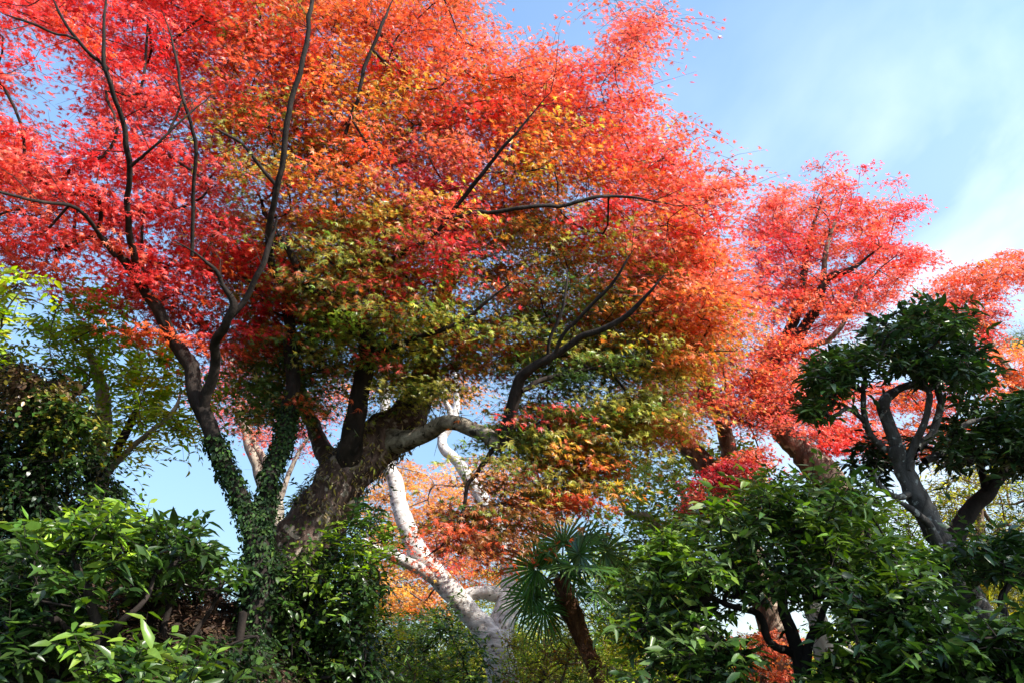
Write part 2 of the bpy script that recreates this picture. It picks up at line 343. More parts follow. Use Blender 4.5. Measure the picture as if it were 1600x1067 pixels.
def foliage(pix, pts, Rr, shoots, per, size, style, seeds, tmpl, mat, parent, wood, jit=.2, sizevar=.18, name='crown', tw=True, outward=None, fill=1.0, more=None):
    Rr = Rr * FAR; size = size * (1 + .75 * (FAR - 1))
    M = len(pts); n = M * shoots; Rv = Rr * np.exp(rng.normal(0, .2, M)); c = np.repeat(pts, shoots, 0); rr = np.repeat(Rv, shoots)
    az = rng.uniform(0, 2 * math.pi, n)
    if style == 'maple': el = rng.normal(-.05, .14, n)
    elif style == 'up': el = rng.normal(.65, .5, n)
    elif style == 'hang': el = rng.normal(-.5, .5, n)
    else: el = rng.normal(.25, .6, n)
    d = np.stack([np.cos(az) * np.cos(el), np.sin(az) * np.cos(el), np.sin(el)], 1)
    if outward is not None: d = norm(d + .7 * norm(c - outward))
    ln = rr * rng.uniform(.55, 1.15, n)
    st = c + rng.normal(0, .16, (n, 3)) * rr[:, None] * np.array([1, 1, .28 if style == 'maple' else .8])
    droop = {'maple': .22, 'up': .10, 'hang': .5}.get(style, .2) * rng.uniform(.5, 1.5, n)
    def pt(i, t): return st[i] + d[i] * (ln[i] * t)[:, None] + np.stack([0 * t, 0 * t, -droop[i] * ln[i] * t * t], 1)
    al = np.arange(n)
    tg = (st, pt(al, np.full(n, .5)), pt(al, np.ones(n)), np.full(n, .0022 if style == 'maple' else .0028))
    if more is not None: tg = tuple(np.concatenate([u_, v_]) for u_, v_ in zip(tg, more))
    twigs(tg, 'twigs', wood, parent)
    idx = np.repeat(al, per); k = np.tile(np.arange(per), n); t = (k + rng.uniform(.1, .9, n * per)) / per; t = .08 + .95 * t
    N_ = len(idx); dd = d[idx]; side = norm(np.cross(dd, np.tile([0, 0, 1.0], (N_, 1)))) * np.where(k % 2, 1, -1)[:, None]
    p = pt(idx, t)
    sz = size * np.exp(rng.normal(0, sizevar, N_))
    if style == 'maple':
        off = side * rng.uniform(.3, 2.2, N_)[:, None] + rng.normal(0, .55, (N_, 3)) * [1, 1, .7]; p = p + off * (sz * .9)[:, None]
        ax = dd * .5 + side * rng.uniform(.2, 1, N_)[:, None] + rng.normal(0, .45, (N_, 3)) + np.array([0, 0, -.45])
        nr = rng.normal(0, .50, (N_, 3)) + np.array([0, 0, .45]) + SUN * .55 + np.array([0, -.18, 0]) + dd * .12
    elif style == 'compound':
        ax = dd * .45 + side * 1.0 + rng.normal(0, .12, (N_, 3)) + np.array([0, 0, -.15])
        base_n = np.cross(dd, side) ; base_n *= np.sign(base_n[:, 2:3] + 1e-6); nr = base_n + rng.normal(0, .22, (N_, 3)); k2 = rng.uniform(-.3, .3, n)
    else:
        ax = dd * rng.uniform(.35, .9, N_)[:, None] + side * rng.uniform(.3, 1.1, N_)[:, None] + rng.normal(0, .28, (N_, 3)) + np.array([0, 0, {'hang': -.8}.get(style, -.12)])
        nr = rng.normal(0, .42, (N_, 3)) + np.array([0, 0, .75]) + SUN * .25 + dd * .1
    tn = pick_tint(pix, seeds, shoots * per, jit)
    if fill < 1:
        kp = rng.random(N_) < fill; p, ax, nr, sz, tn = p[kp], ax[kp], nr[kp], sz[kp], tn[kp]
    return leaf_mesh(name, p, ax, nr, sz, tn, tmpl, mat, parent)

def terrain(x, y):
    s = np.clip((y - .5) / 5.5, 0, 1); s = s * s * (3 - 2 * s); h = 1.25 * s + .022 * np.maximum(0, y - 6)
    h = h + 1.2 * np.exp(-(((x + 2.75) / 1.5) ** 2 + ((y - 6.4) / 1.5) ** 2)) + .55 * np.exp(-(((x + 5) / 1.9) ** 2 + ((y - 6.5) / 2) ** 2))
    far = np.clip((y - 40) / 160, 0, 1); h = h + 6 * far * far * (3 - 2 * far) * (.8 + .2 * np.sin(x * .02 + 1))
    return h + .05 * np.sin(x * 1.7 + 1) * np.sin(y * 1.3) + .03 * np.sin(x * 4.1) * np.cos(y * 3.7 + 2)

def limb(pts, per=7, taper=False):
    """pts (px,py,Y,width_px) -> smooth path and radii in metres"""
    q = np.array([P(a, b, c) for a, b, c, w in pts]); r = np.array([wpx(p[3], k) / 2 for p, k in zip(pts, q)])
    pa = catmull(q, per)
    if len(pa) > 8:
        w_ = np.array([[noise.noise(Vector(v * 2.6) + Vector((o, 0, 0))) + .5 * noise.noise(Vector(v * 6.5) + Vector((o, 9, 0))) for o in (0, 17, 41)] for v in pa]); w_[:3] *= 0
        pa = pa + w_ * .034
    rr = np.interp(np.linspace(0, 1, len(pa)), np.linspace(0, 1, len(r)), r)
    k = np.linspace(0, 1, len(rr)); 
    if taper: rr = rr * (1 - .65 * np.clip((k - .8) / .2, 0, 1))
    return pa, rr
def to_ground(pts, flare=1.35):
    """foot of a trunk on the terrain, straight below-ish its lowest drawn point"""
    q = P(*pts[0][:3]); q2 = P(*pts[1][:3]); dirn = (q - q2) / max(.2, abs(q[2] - q2[2])); z = float(terrain(q[0], q[1])); dz = max(.25, q[2] - z + .12)
    foot = np.array([q[0] + dirn[0] * dz * .45, q[1] + dirn[1] * dz * .45, q[2] - dz])
    return foot, wpx(pts[0][3], q) / 2 * flare

class Tree:
    def __init__(s, name, label, cat, trunk, mat, group=None, seg=14, lump=.16, ridges=0, ground=True):
        pa, rr = limb(trunk)
        if ground:
            foot, fr = to_ground(trunk); t = np.linspace(0, 1, 7)[:-1, None]
            pa = np.vstack([foot * (1 - t) + pa[0] * t, pa]); rr = np.concatenate([fr + (rr[0] - fr) * np.sqrt(t[:, 0]), rr])
        s.base = pa[0]; s.e = empty(name, tuple(pa[0] + np.array([0, 0, .1])), label, cat, group); s.mat = mat; s.nodes = []; s.seed = len(bpy.data.objects) * 1.7
        mb = MB(); tube(mb, pa, rr, seg, lump, s.seed, ridges=ridges); s.trunk = mb.build('trunk', mat, s.e); s.tpath = (pa, rr)
        s.nodes += list(pa[len(pa) // 2:]); s.nrad = list(rr[len(pa) // 2:]); s.paths = [(pa, rr)]
    def limb(s, pts, mat=None, seg=10, lump=.14, wood=True, name='limb'):
        pa, rr = limb(pts, taper=pts[-1][3] < 14); mb = MB(); s.seed += 3.1; tube(mb, pa, rr, seg, lump, s.seed); mb.build(name, mat or s.mat, s.e)
        if wood: s.nodes += list(pa[2::2]); s.nrad += list(rr[2::2])
        s.paths.append((pa, rr)); return s
    def crown(s, zones, seeds,  R_, shoots, per, size, style, tmpl, mat, gaps=(), wood=B_DARK, r0=.0028, jit=.2, rmax=.016, step=.35, fill=1.0, extras=()):
        PX = []; PT = []
        for z in zones:
            a, b = sample(z[0], z[1], z[2], z[3], gaps, z[4] if len(z) > 4 else 0); PX.append(a); PT.append(b)
        for (a, b, c) in extras: PX.append(np.array([[a, b]])); PT.append(P(a, b, c)[None])
        pix = np.concatenate(PX); pts = np.concatenate(PT); s.pts = pts
        g = grow(s.nodes, pts, step); branch_mesh('branches', g, wood, s.e, r0, rmax=rmax, nrad=s.nrad)
        A_, B_, C_, R2 = [], [], [], []
        for pa, rr in s.paths[1:]:
            if rr[0] > .16 or len(pa) < 8: continue
            T = np.gradient(pa, axis=0); T = norm(T); nn = int(np.sum(np.linalg.norm(np.diff(pa, axis=0), axis=1)) * 7)
            for _ in range(nn):
                i = rng.integers(len(pa) // 3, len(pa)); d = norm(rng.normal(0, 1, 3) + T[i] * 1.0 + [0, 0, .3]); l_ = rng.uniform(.12, .45)
                A_.append(pa[i]); B_.append(pa[i] + d * l_ * .5 + rng.normal(0, .03, 3)); C_.append(pa[i] + d * l_ + rng.normal(0, .05, 3) + [0, 0, -.03]); R2.append(rng.uniform(.0025, .005))
        more = (np.array(A_), np.array(B_), np.array(C_), np.array(R2)) if A_ else None
        s.fol = foliage(pix, pts, R_, shoots, per, size, style, seeds, tmpl, mat, s.e, wood, jit, fill=fill, more=more)
        return s
def ivy(parent, paths, per_m, size, names, off=.03, tmpl=T_ROUND, mat=None, name='ivy', zmax=99, cover=1.0):
    Pp, Ax, Nr = [], [], []
    for pa, rr in paths:
        seg = np.linalg.norm(np.diff(pa, axis=0), axis=1); cum = np.concatenate([[0], np.cumsum(seg)]); n = int(cum[-1] * per_m)
        t = rng.uniform(0, cum[-1], n); c = np.stack([np.interp(t, cum, pa[:, i]) for i in range(3)], 1); r = np.interp(t, cum, rr)
        T = np.stack([np.interp(t, cum, np.gradient(pa[:, i], cum)) for i in range(3)], 1); T = norm(T)
        d = rng.normal(0, 1, (n, 3)); d = norm(d - T * np.sum(d * T, 1, keepdims=True))
        p = c + d * (r * 1.05 + np.abs(rng.normal(0, off, n)))[:, None]; k = p[:, 2] < zmax
        if cover < 1:
            nn = np.array([noise.noise(Vector(q * 2.3)) for q in p]); k &= nn < (cover - .5)
        Pp.append(p[k]); Nr.append((d + rng.normal(0, .5, (n, 3)) + [0, 0, .35])[k]); Ax.append((rng.normal(0, .5, (n, 3)) + [0, 0, -.8] + d * .5)[k])
    p = np.concatenate(Pp); n = len(p)
    return leaf_mesh(name, p, np.concatenate(Ax), np.concatenate(Nr), size * np.exp(rng.normal(0, .25, n)), tints(names, n), tmpl, mat or M_BROAD, parent)
def shrub(name, label, cat, zones, seeds, R_, shoots, per, size, style, tmpl, mat, stems=(), gaps=(), wood=B_DARK, group=None, jit=.2, base=None, r0=.005, rmax=.04, fill=1.0):
    """a bush: stems from the ground, branches, leaves"""
    z = zones[0][0]; cx = sum(p[0] for p in z) / len(z); Yc = zones[0][2] if not callable(zones[0][2]) else zones[0][2](np.array([cx]), np.array([900.]))[0]
    b = P(*(base or (cx, 1090, Yc + .4))); b[2] = float(terrain(b[0], b[1])) - .03
    e = empty(name, tuple(b), label, cat, group); nodes = []
    for i, sp in enumerate(stems):
        pa, rr = limb(sp, 6); mb = MB(); tube(mb, pa, rr, 8, .15, i * 2.3); mb.build('stem', wood, e); nodes += list(pa[1:])
    if not stems:
        nodes = [b + np.array([0, 0, .15 * i]) for i in range(4)]; mb = MB(); tube(mb, np.array(nodes), np.full(4, .03), 7); mb.build('stem', wood, e)
    PX = []; PT = []
    for zz in zones: a, c = sample(zz[0], zz[1], zz[2], zz[3], gaps); PX.append(a); PT.append(c)
    pix = np.concatenate(PX); pts = np.concatenate(PT)
    branch_mesh('branches', grow(nodes, pts, .3, .04), wood, e, r0, rmax=rmax)
    foliage(pix, pts, R_, shoots, per, size, style, seeds, tmpl, mat, e, wood, jit, name='foliage', fill=fill)
    return e

# ---------------------------------------------------------------- ground
def build_ground():
    u = np.linspace(-1, 1, 161); xs = 8 * u + 1200 * u ** 5; v = np.linspace(0, 1, 171); ys = -14 + 34 * v + 2500 * v ** 5
    X, Y = np.meshgrid(xs, ys, indexing='ij'); Z = terrain(X, Y); V = np.stack([X, Y, Z], -1).reshape(-1, 3); n, m = X.shape
    i, j = np.meshgrid(np.arange(n - 1), np.arange(m - 1), indexing='ij')
    q = np.stack([i * m + j, (i + 1) * m + j, (i + 1) * m + j + 1, i * m + j + 1], -1).reshape(-1, 4)
    mt = bark_mat('garden_soil', [(.010, .008, .006), (.028, .020, .013), (.05, .038, .022)], 3.0, 1, .9)
    o = mesh_obj('ground', V, q, mt); tag(o, kind='structure', label='dark garden soil rising to a mound under the trees')
build_ground()

def litter():
    n = 30000; x = rng.normal(-2.7, 1.5, n); y = rng.normal(6.1, 1.0, n); z = terrain(x, y) + np.abs(rng.normal(.015, .03, n))
    p = np.stack([x, y, z], 1); ax = rng.normal(0, 1, (n, 3)); ax[:, 2] *= .35; nr = rng.normal(0, .5, (n, 3)) + [0, 0, .9]
    o = leaf_mesh('leaf_litter', p, ax, nr, .055 * np.exp(rng.normal(0, .3, n)), tints(['dry', 'drydark', 'drydark', 'drydark', 'dry'], n, .3), T_NARROW, M_DRY, None)
    tag(o, 'brown dead leaves and dry vines covering the mound between bush and ivy', 'leaf litter', kind='stuff')
litter()

# ---------------------------------------------------------------- 1  large leaning maple
main = Tree('maple_tree', 'large leaning maple with mottled brown trunk and orange, green and red crown in the middle', 'tree',
    [(430, 1010, 6.9, 130), (470, 880, 6.9, 104), (508, 800, 6.9, 86), (538, 745, 6.9, 76), (585, 692, 7.0, 78), (636, 655, 7.2, 60), (664, 585, 7.5, 38), (684, 500, 7.8, 28), (700, 430, 8.0, 22), (715, 340, 8.2, 13), (735, 230, 8.3, 7)], B_MAIN, seg=26, lump=.16, ridges=.14)
main.limb([(540, 735, 6.85, 46), (553, 680, 6.6, 34), (566, 600, 6.4, 29), (576, 535, 6.2, 28), (550, 500, 6.1, 22), (500, 450, 6.0, 18), (450, 410, 6.1, 14), (400, 300, 6.4, 9)], B_DARK, 12)
main.limb([(560, 520, 6.2, 20), (520, 470, 5.9, 18), (470, 430, 5.6, 14), (430, 350, 5.3, 9)], B_DARK)
main.limb([(528, 740, 7.0, 42), (500, 690, 7.2, 26), (480, 640, 7.4, 21), (465, 590, 7.6, 18), (455, 520, 7.8, 15), (430, 380, 8.0, 10)], B_MAIN, 10)
main.limb([(600, 690, 6.95, 44), (650, 682, 6.7, 29), (700, 662, 6.4, 23), (745, 672, 6.2, 24), (787, 690, 6.0, 23)], B_LIMB, 16, .12)
main.limb([(787, 694, 6.0, 24), (799, 650, 5.9, 20), (808, 605, 5.8, 19), (826, 580, 5.7, 16), (880, 550, 5.6, 11), (945, 515, 5.4, 10), (1000, 470, 5.2, 8), (1040, 430, 5.1, 6)], B_DARK)
main.limb([(815, 610, 5.8, 9), (870, 588, 5.9, 8), (950, 575, 6.1, 6), (1060, 560, 6.4, 5), (1150, 545, 6.7, 3)], B_DARK, 7)
main.limb([(855, 570, 5.65, 7), (905, 500, 5.4, 6), (960, 440, 5.2, 5), (990, 390, 5.1, 3)], B_DARK, 7)
main.limb([(850, 572, 5.65, 6), (872, 500, 5.5, 5), (890, 420, 5.4, 3)], B_DARK, 6)
main.limb([(575, 555, 6.3, 12), (640, 530, 6.0, 9), (720, 500, 5.8, 7), (800, 440, 5.6, 5)], B_DARK, 7)
main.limb([(560, 420, 6.0, 9), (640, 395, 5.6, 8), (690, 350, 5.4, 7), (740, 290, 5.2, 7), (800, 215, 5.0, 5), (860, 150, 4.9, 3)], B_DARK, 8)
main.limb([(690, 345, 5.6, 7), (790, 328, 5.4, 7), (900, 318, 5.4, 6), (960, 305, 5.4, 5), (1070, 320, 5.5, 3)], B_DARK, 7)
main.limb([(440, 440, 5.8, 13), (420, 400, 5.5, 12), (432, 300, 5.1, 10), (455, 160, 4.8, 9), (488, 10, 4.6, 7), (500, -60, 4.6, 5)], B_DARK, 8)
main.limb([(540, 210, 5.5, 6), (575, 90, 5.3, 6), (615, 0, 5.2, 5)], B_DARK, 7)
main.limb([(432, 290, 5.1, 7), (380, 235, 5.0, 5), (330, 200, 4.9, 4)], B_DARK, 7)
main.limb([(775, 695, 6.1, 8), (740, 745, 6.0, 7), (725, 790, 5.95, 6), (700, 840, 5.9, 5), (665, 872, 5.9, 3)], B_DARK, 7)
main.limb([(450, 560, 6.6, 10), (490, 525, 6.4, 13), (530, 480, 6.2, 11), (580, 455, 6.0, 7)], B_DARK, 8)
zA = [(330, -70), (735, -70), (770, 0), (795, 55), (835, 20), (855, 5), (880, 55), (925, 45), (960, 0), (1020, -20), (1060, 5), (1070, 55), (1030, 95), (1008, 130), (1040, 165), (1080, 195), (1100, 220), (1095, 245),
      (1135, 250), (1165, 290), (1160, 420), (1190, 480), (1170, 520), (1060, 500), (960, 380), (760, 330), (560, 380), (480, 320), (380, 280), (320, 120)]
zB = [(380, 300), (560, 350), (760, 320), (960, 380), (1100, 480), (1170, 530), (1090, 575), (960, 590), (880, 620), (820, 590), (760, 570), (705, 590), (660, 640), (600, 620), (555, 560), (500, 590), (475, 660), (400, 660), (380, 590), (370, 500), (320, 380)]
zC = [(800, 620), (900, 640), (1040, 600), (1085, 650), (1050, 680), (970, 700), (925, 740), (915, 800), (870, 780), (830, 720), (795, 680)]
zC2 = [(700, 760), (740, 720), (800, 710), (850, 760), (810, 830), (740, 860), (690, 850)]
seeds_main = [(360, 30, ['rust', 'redor', 'brown']), (560, 60, ['redor', 'orange']), (560, 150, ['orange', 'redor', 'gold']), (420, 260, ['olive', 'gold', 'orange']), (345, 340, ['gold', 'yelgreen', 'orange']), (450, 340, ['orange', 'rust', 'redor']),
    (380, 200, ['olive', 'green', 'gold']), (450, 120, ['redor', 'orange', 'red']), (400, 80, ['red', 'redor']),
    (700, 60, ['redor', 'coral']), (850, 120, ['coral', 'redor', 'red']), (1000, 60, ['pinkred', 'coral']), (950, 200, ['coral', 'red', 'redor']), (700, 230, ['coral', 'redor', 'orange']), (650, 290, ['wine', 'pinkred', 'brown', 'coral']),
    (590, 330, ['gold', 'olive', 'orange']), (780, 280, ['orange', 'redor', 'rust']), (1100, 300, ['coral', 'red']), (1000, 340, ['coral', 'red', 'pinkred']), (1130, 420, ['coral', 'redor']), (900, 400, ['olive', 'orange', 'yelgreen']), (770, 370, ['olive', 'yelgreen', 'gold']),
    (830, 440, ['olive', 'green', 'brown', 'rust']), (700, 395, ['crimson', 'pinkred', 'red']), (615, 430, ['crimson', 'red', 'olive']), (720, 430, ['crimson', 'olive', 'rust']), (500, 400, ['green', 'olive', 'rust']), (560, 500, ['green', 'olive', 'olive', 'brightgreen']), (630, 500, ['green', 'yelgreen', 'olive', 'rust']), (700, 460, ['yelgreen', 'gold', 'brightgreen']),
    (480, 560, ['dkgreen', 'green', 'olive']), (620, 570, ['green', 'olive', 'yelgreen']), (430, 500, ['rust', 'olive', 'orange', 'green']), (750, 520, ['olive', 'olive', 'green', 'rust']), (880, 510, ['green', 'olive', 'olive']), (950, 450, ['olive', 'yelgreen', 'orange']), (930, 550, ['green', 'olive', 'dkgreen']), (820, 520, ['green', 'olive', 'rust']), (1050, 560, ['olive', 'yelgreen', 'orange']), (960, 610, ['olive', 'green', 'rust']), (1060, 480, ['redor', 'orange', 'coral']),
    (1000, 560, ['olive', 'green', 'yelgreen']), (1110, 545, ['orange', 'olive', 'redor']), (430, 620, ['green', 'olive', 'dkgreen']), (850, 600, ['dkgreen', 'green', 'olive']), (890, 680, ['olive', 'yelgreen', 'green']), (830, 640, ['olive', 'green', 'olive']), (960, 680, ['olive', 'gold', 'yelgreen']), (1040, 640, ['orange', 'coral', 'gold']),
    (1060, 690, ['coral', 'red']), (870, 750, ['brown', 'olive', 'olive', 'rust']), (920, 800, ['redor', 'rust']), (780, 780, ['rust', 'brown', 'olive']), (700, 840, ['rust', 'redor', 'brown'])]
YA0 = lambda x, y: 5.2 + .0009 * (x - 500) + .0005 * np.maximum(0, 500 - y); YA1 = lambda x, y: 7.0 + .0008 * (x - 500) + 0 * y
main.crown([(zA, 540, YA0, YA1, 44), (zB, 330, lambda x, y: 6.15 + 0 * x, 8.2), ([(470, 360), (720, 340), (760, 420), (700, 500), (560, 520), (470, 440)], 40, 5.3, 6.2), ([(380, 470), (560, 430), (700, 460), (740, 560), (650, 615), (560, 560), (490, 630), (400, 650)], 62, 6.2, 7.6), ([(800, 470), (960, 430), (1090, 500), (1090, 570), (960, 590), (860, 610), (800, 560)], 60, 5.9, 7.0), (zC, 84, 5.9, 6.9), (zC2, 15, 5.7, 6.4)], seeds_main, .47, 12, 13, .041, 'maple', T_M7, M_MAPLE,
    extras=[(1075, 205, 6.4), (1130, 265, 6.5), (1040, 20, 6.2), (955, -10, 6.2), (1165, 285, 6.6), (1000, 150, 6.3)], gaps=[(890, 15, 40, 1), (800, 0, 55, 1), (500, 640, 30, .9), (760, 610, 35, .9), (650, 410, 26, .6), (560, 130, 20, .7), (770, 140, 16, .5), (730, 650, 60, 1), (620, 740, 60, 1), (560, 660, 40, 1), (600, 680, 40, 1), (950, 740, 20, .7), (690, 450, 22, .8)])
ivy(main.e, [main.tpath], 520, .030, ['dkgreen', 'evergreen', 'green', 'olive'], .035, zmax=float(P(520, 800, 6.9)[2]), cover=.62)
ivy(main.e, [(p[0][18:], p[1][18:]) for p in main.paths[:1]], 1500, .05, ['tan', 'olive', 'dry', 'drydark'], .02, tmpl=T_NARROW, name='moss', cover=.8, zmax=float(P(640, 640, 7.1)[2]))

# ---------------------------------------------------------------- 2  red maple on the left, two ivy-clad stems
left = Tree('maple_tree', 'red maple on the left with two dark ivy-covered stems forking low', 'tree',
    [(402, 960, 6.0, 50), (404, 870, 6.0, 42), (393, 820, 6.0, 29), (362, 750, 5.95, 24), (335, 690, 5.9, 25), (314, 630, 5.85, 26), (290, 565, 5.8, 23), (262, 510, 5.7, 20), (222, 450, 5.5, 16), (180, 395, 5.3, 13), (150, 370, 5.2, 7)], B_DARK, seg=14, lump=.12)
left.limb([(404, 880, 6.0, 34), (412, 810, 6.05, 28), (426, 740, 6.1, 26), (442, 680, 6.2, 25), (455, 600, 6.3, 22), (452, 540, 6.3, 22), (447, 476, 6.3, 14)], B_DARK, 12)
left.limb([(316, 640, 5.85, 20), (330, 590, 5.7, 17), (332, 540, 5.5, 15), (350, 505, 5.3, 14), (362, 480, 5.2, 13), (348, 450, 5.1, 8), (330, 415, 5.0, 7), (270, 380, 4.8, 4)], B_DARK, 8)
left.limb([(350, 508, 5.3, 10), (380, 470, 5.2, 9), (412, 410, 5.1, 9), (430, 340, 5.0, 8)], B_DARK, 8)
left.limb([(215, 440, 5.5, 12), (203, 330, 5.0, 9), (203, 250, 4.7, 9), (180, 160, 4.4, 7), (165, 80, 4.2, 6), (162, -40, 4.1, 5)], B_DARK, 8)
left.limb([(170, 110, 4.3, 6), (120, 60, 4.1, 5), (75, -10, 4.0, 4)], B_DARK, 7)
left.limb([(120, 62, 4.1, 4), (60, 40, 4.0, 4), (0, 22, 3.9, 3)], B_DARK, 7)
left.limb([(300, 400, 5.2, 6), (302, 240, 4.8, 6), (285, 150, 4.6, 5), (255, 20, 4.4, 4)], B_DARK, 7)
left.limb([(180, 400, 5.2, 8), (120, 330, 4.7, 6), (40, 310, 4.3, 5), (-60, 300, 4.0, 4)], B_DARK, 7)
left.limb([(205, 260, 4.7, 6), (250, 220, 4.6, 4), (330, 150, 4.6, 3)], B_DARK, 6)
zL = [(-180, 40), (-100, -80), (360, -80), (400, 60), (370, 200), (340, 300), (380, 380), (440, 420), (452, 480), (420, 540), (370, 560), (300, 545), (215, 520), (205, 460), (180, 420), (140, 375), (95, 430), (60, 450), (40, 410), (-20, 395), (-180, 400)]
seeds_left = [(60, 330, ['pinkred', 'red', 'coral']), (50, 400, ['crimson', 'red']), (60, 40, ['pinkred', 'red', 'crimson']), (200, 50, ['red', 'crimson', 'pinkred']), (300, 40, ['red', 'redor']), (200, 180, ['red', 'crimson', 'pinkred']), (130, 280, ['pinkred', 'red', 'crimson']),
    (300, 300, ['pinkred', 'crimson']), (250, 400, ['red', 'crimson']), (330, 450, ['red', 'redor', 'crimson']), (250, 500, ['red', 'redor', 'rust']), (400, 480, ['crimson', 'redor', 'rust']), (60, 200, ['coral', 'pinkred']), (380, 100, ['redor', 'red', 'rust'])]
left.crown([(zL, 400, lambda x, y: 4.3 + .0030 * np.maximum(0, x) + .0024 * np.maximum(0, y - 260), lambda x, y: 6.3 + .0014 * x + 0 * y)], seeds_left, .36, 11, 12, .043, 'maple', T_M7, M_MAPLE,
    gaps=[(65, 120, 72, .97), (100, 205, 48, .95), (15, 60, 45, .85), (200, 230, 26, .6), (130, 60, 30, .5), (230, 150, 30, .4), (290, 280, 22, .5), (340, 30, 22, .6), (240, 330, 26, .4), (100, 165, 40, .8), (-20, 180, 40, .5)])
ivy(left.e, [(left.paths[0][0][:36], left.paths[0][1][:36]), (left.paths[1][0][:26], left.paths[1][1][:26])], 1900, .028, ['blackgreen', 'dkgreen', 'blackgreen'], .016, mat=M_IVY)

# ---------------------------------------------------------------- 3  pink-red maple far behind the left stems
far_red = Tree('maple_tree', 'distant pink-red maple seen between the two dark ivy stems', 'tree', [(455, 1000, 12, 30), (445, 860, 12, 26), (405, 740, 12, 18), (375, 650, 12, 12), (360, 560, 12, 8)], B_PALE, seg=9)
far_red.limb([(440, 850, 12, 14), (430, 760, 12, 13), (395, 690, 12, 11), (375, 640, 12, 8)], B_PALE, 8)
far_red.limb([(430, 800, 12, 10), (470, 700, 12, 6), (520, 630, 12, 4)], B_PALE, 6)
far_red.crown([([(310, 600), (360, 540), (430, 520), (450, 600), (430, 700), (380, 680), (340, 690)], 95, 11, 13.5), ([(460, 660), (520, 590), (570, 600), (560, 660), (520, 640), (470, 710)], 34, 11, 13)],
    [(370, 600, ['pinkred', 'red', 'coral']), (420, 650, ['coral', 'pinkred']), (540, 620, ['coral', 'orange', 'redor']), (480, 680, ['pinkred', 'wine'])], .40, 7, 9, .042, 'maple', T_M5, M_MAPLE, fill=.8)

# ---------------------------------------------------------------- 4  white-barked tree with an orange crown
FAR = 1.36
white = Tree('white_barked_tree', 'white-barked forked tree with glowing orange crown behind the leaning maple', 'tree',
    [(785, 1050, 9.6, 50), (772, 1005, 9.6, 48), (742, 968, 9.6, 34), (708, 925, 9.6, 34), (672, 885, 9.6, 32), (645, 850, 9.6, 31), (627, 800, 9.7, 26), (616, 750, 9.8, 24), (606, 715, 9.9, 20), (600, 600, 10.4, 13)], B_WHITE, seg=20, lump=.10)
white.limb([(780, 1015, 9.6, 40), (788, 965, 9.7, 38), (797, 920, 9.8, 32), (790, 860, 10, 25), (760, 790, 10.2, 22), (715, 720, 10.4, 17), (690, 690, 10.5, 15), (712, 640, 10.6, 15), (710, 560, 10.8, 11)], None, 16, .1)
white.limb([(795, 935, 9.8, 26), (760, 925, 9.7, 22), (725, 930, 9.65, 20), (700, 945, 9.5, 12)], None, 10)
white.limb([(700, 915, 9.6, 26), (660, 890, 9.5, 20), (625, 872, 9.4, 18), (590, 860, 9.3, 12), (570, 840, 9.2, 9)], None, 10)
white.limb([(705, 650, 10.6, 10), (695, 625, 10.5, 8), (680, 600, 10.4, 5)], None, 8)
zW = [(575, 780), (600, 725), (655, 715), (700, 735), (790, 700), (880, 770), (860, 830), (805, 870), (785, 915), (740, 925), (690, 905), (640, 960), (585, 955), (560, 900), (580, 850)]
white.crown([(zW, 330, 11, 13.4), ([(600, 590), (690, 580), (760, 605), (740, 625), (690, 635), (640, 620)], 30, 11, 12.4), ([(570, 895), (660, 905), (690, 930), (640, 955), (580, 945)], 22, 10, 11), ([(640, 850), (720, 820), (790, 840), (780, 880), (700, 900)], 7, 8.9, 9.4)],
    [(610, 780, ['orange', 'gold', 'amber']), (640, 740, ['orange', 'amber']), (600, 930, ['amber', 'gold']), (720, 760, ['orange', 'amber', 'gold']), (780, 800, ['orange', 'amber', 'rust']), (700, 860, ['red', 'redor', 'orange', 'dkred', 'amber']), (760, 870, ['orange', 'amber', 'redor']), (660, 930, ['orange', 'rust', 'amber']), (730, 610, ['gold', 'orange'])],
    .42, 8, 10, .040, 'maple', T_M5, M_MAPLE, gaps=[(605, 800, 20, .6), (590, 740, 30, .6), (830, 840, 25, .4), (740, 690, 25, .8), (655, 700, 25, .8)], wood=B_BROWN, fill=.9)

# ---------------------------------------------------------------- 5  orange and red maples to the right
FAR = 1.0
mid = Tree('maple_tree', 'slanting-trunked maple with orange to coral leaves just right of the leaning maple', 'tree',
    [(1180, 880, 10, 40), (1140, 790, 10, 38), (1105, 730, 10, 34), (1070, 695, 10, 27), (1040, 660, 10, 22), (1010, 600, 9.8, 16)], B_BROWN, seg=12)
mid.limb([(1120, 640, 9.4, 20), (1085, 560, 9.0, 26), (1075, 530, 8.9, 22), (1050, 505, 8.8, 14)], None, 10)
mid.limb([(1082, 545, 8.95, 16), (1074, 500, 8.8, 12), (1070, 470, 8.7, 8)], None, 8)
mid.limb([(1150, 790, 10, 30), (1140, 700, 9.7, 26), (1118, 640, 9.4, 22)], None, 10)
zM = [(940, 670), (960, 620), (1010, 600), (1080, 560), (1190, 540), (1250, 580), (1290, 640), (1250, 680), (1170, 665), (1120, 640), (1080, 670), (1040, 690), (990, 680)]
zM2 = [(980, 400), (1100, 380), (1200, 470), (1180, 560), (1080, 580), (1000, 520)]
mid.crown([(zM, 170, 8.6, 11), (zM2, 110, 7.6, 9.5)], [(1010, 640, ['orange', 'gold', 'coral']), (1060, 690, ['coral', 'red']), (1120, 600, ['coral', 'redor']), (1200, 600, ['coral', 'red', 'orange']), (1240, 650, ['coral', 'pinkred']), (1060, 500, ['redor', 'coral', 'orange']), (1150, 500, ['coral', 'red'])],
    .42, 8, 10, .038, 'maple', T_M5, M_MAPLE, gaps=[(1105, 680, 20, .8), (1070, 530, 30, .6)], fill=.9)
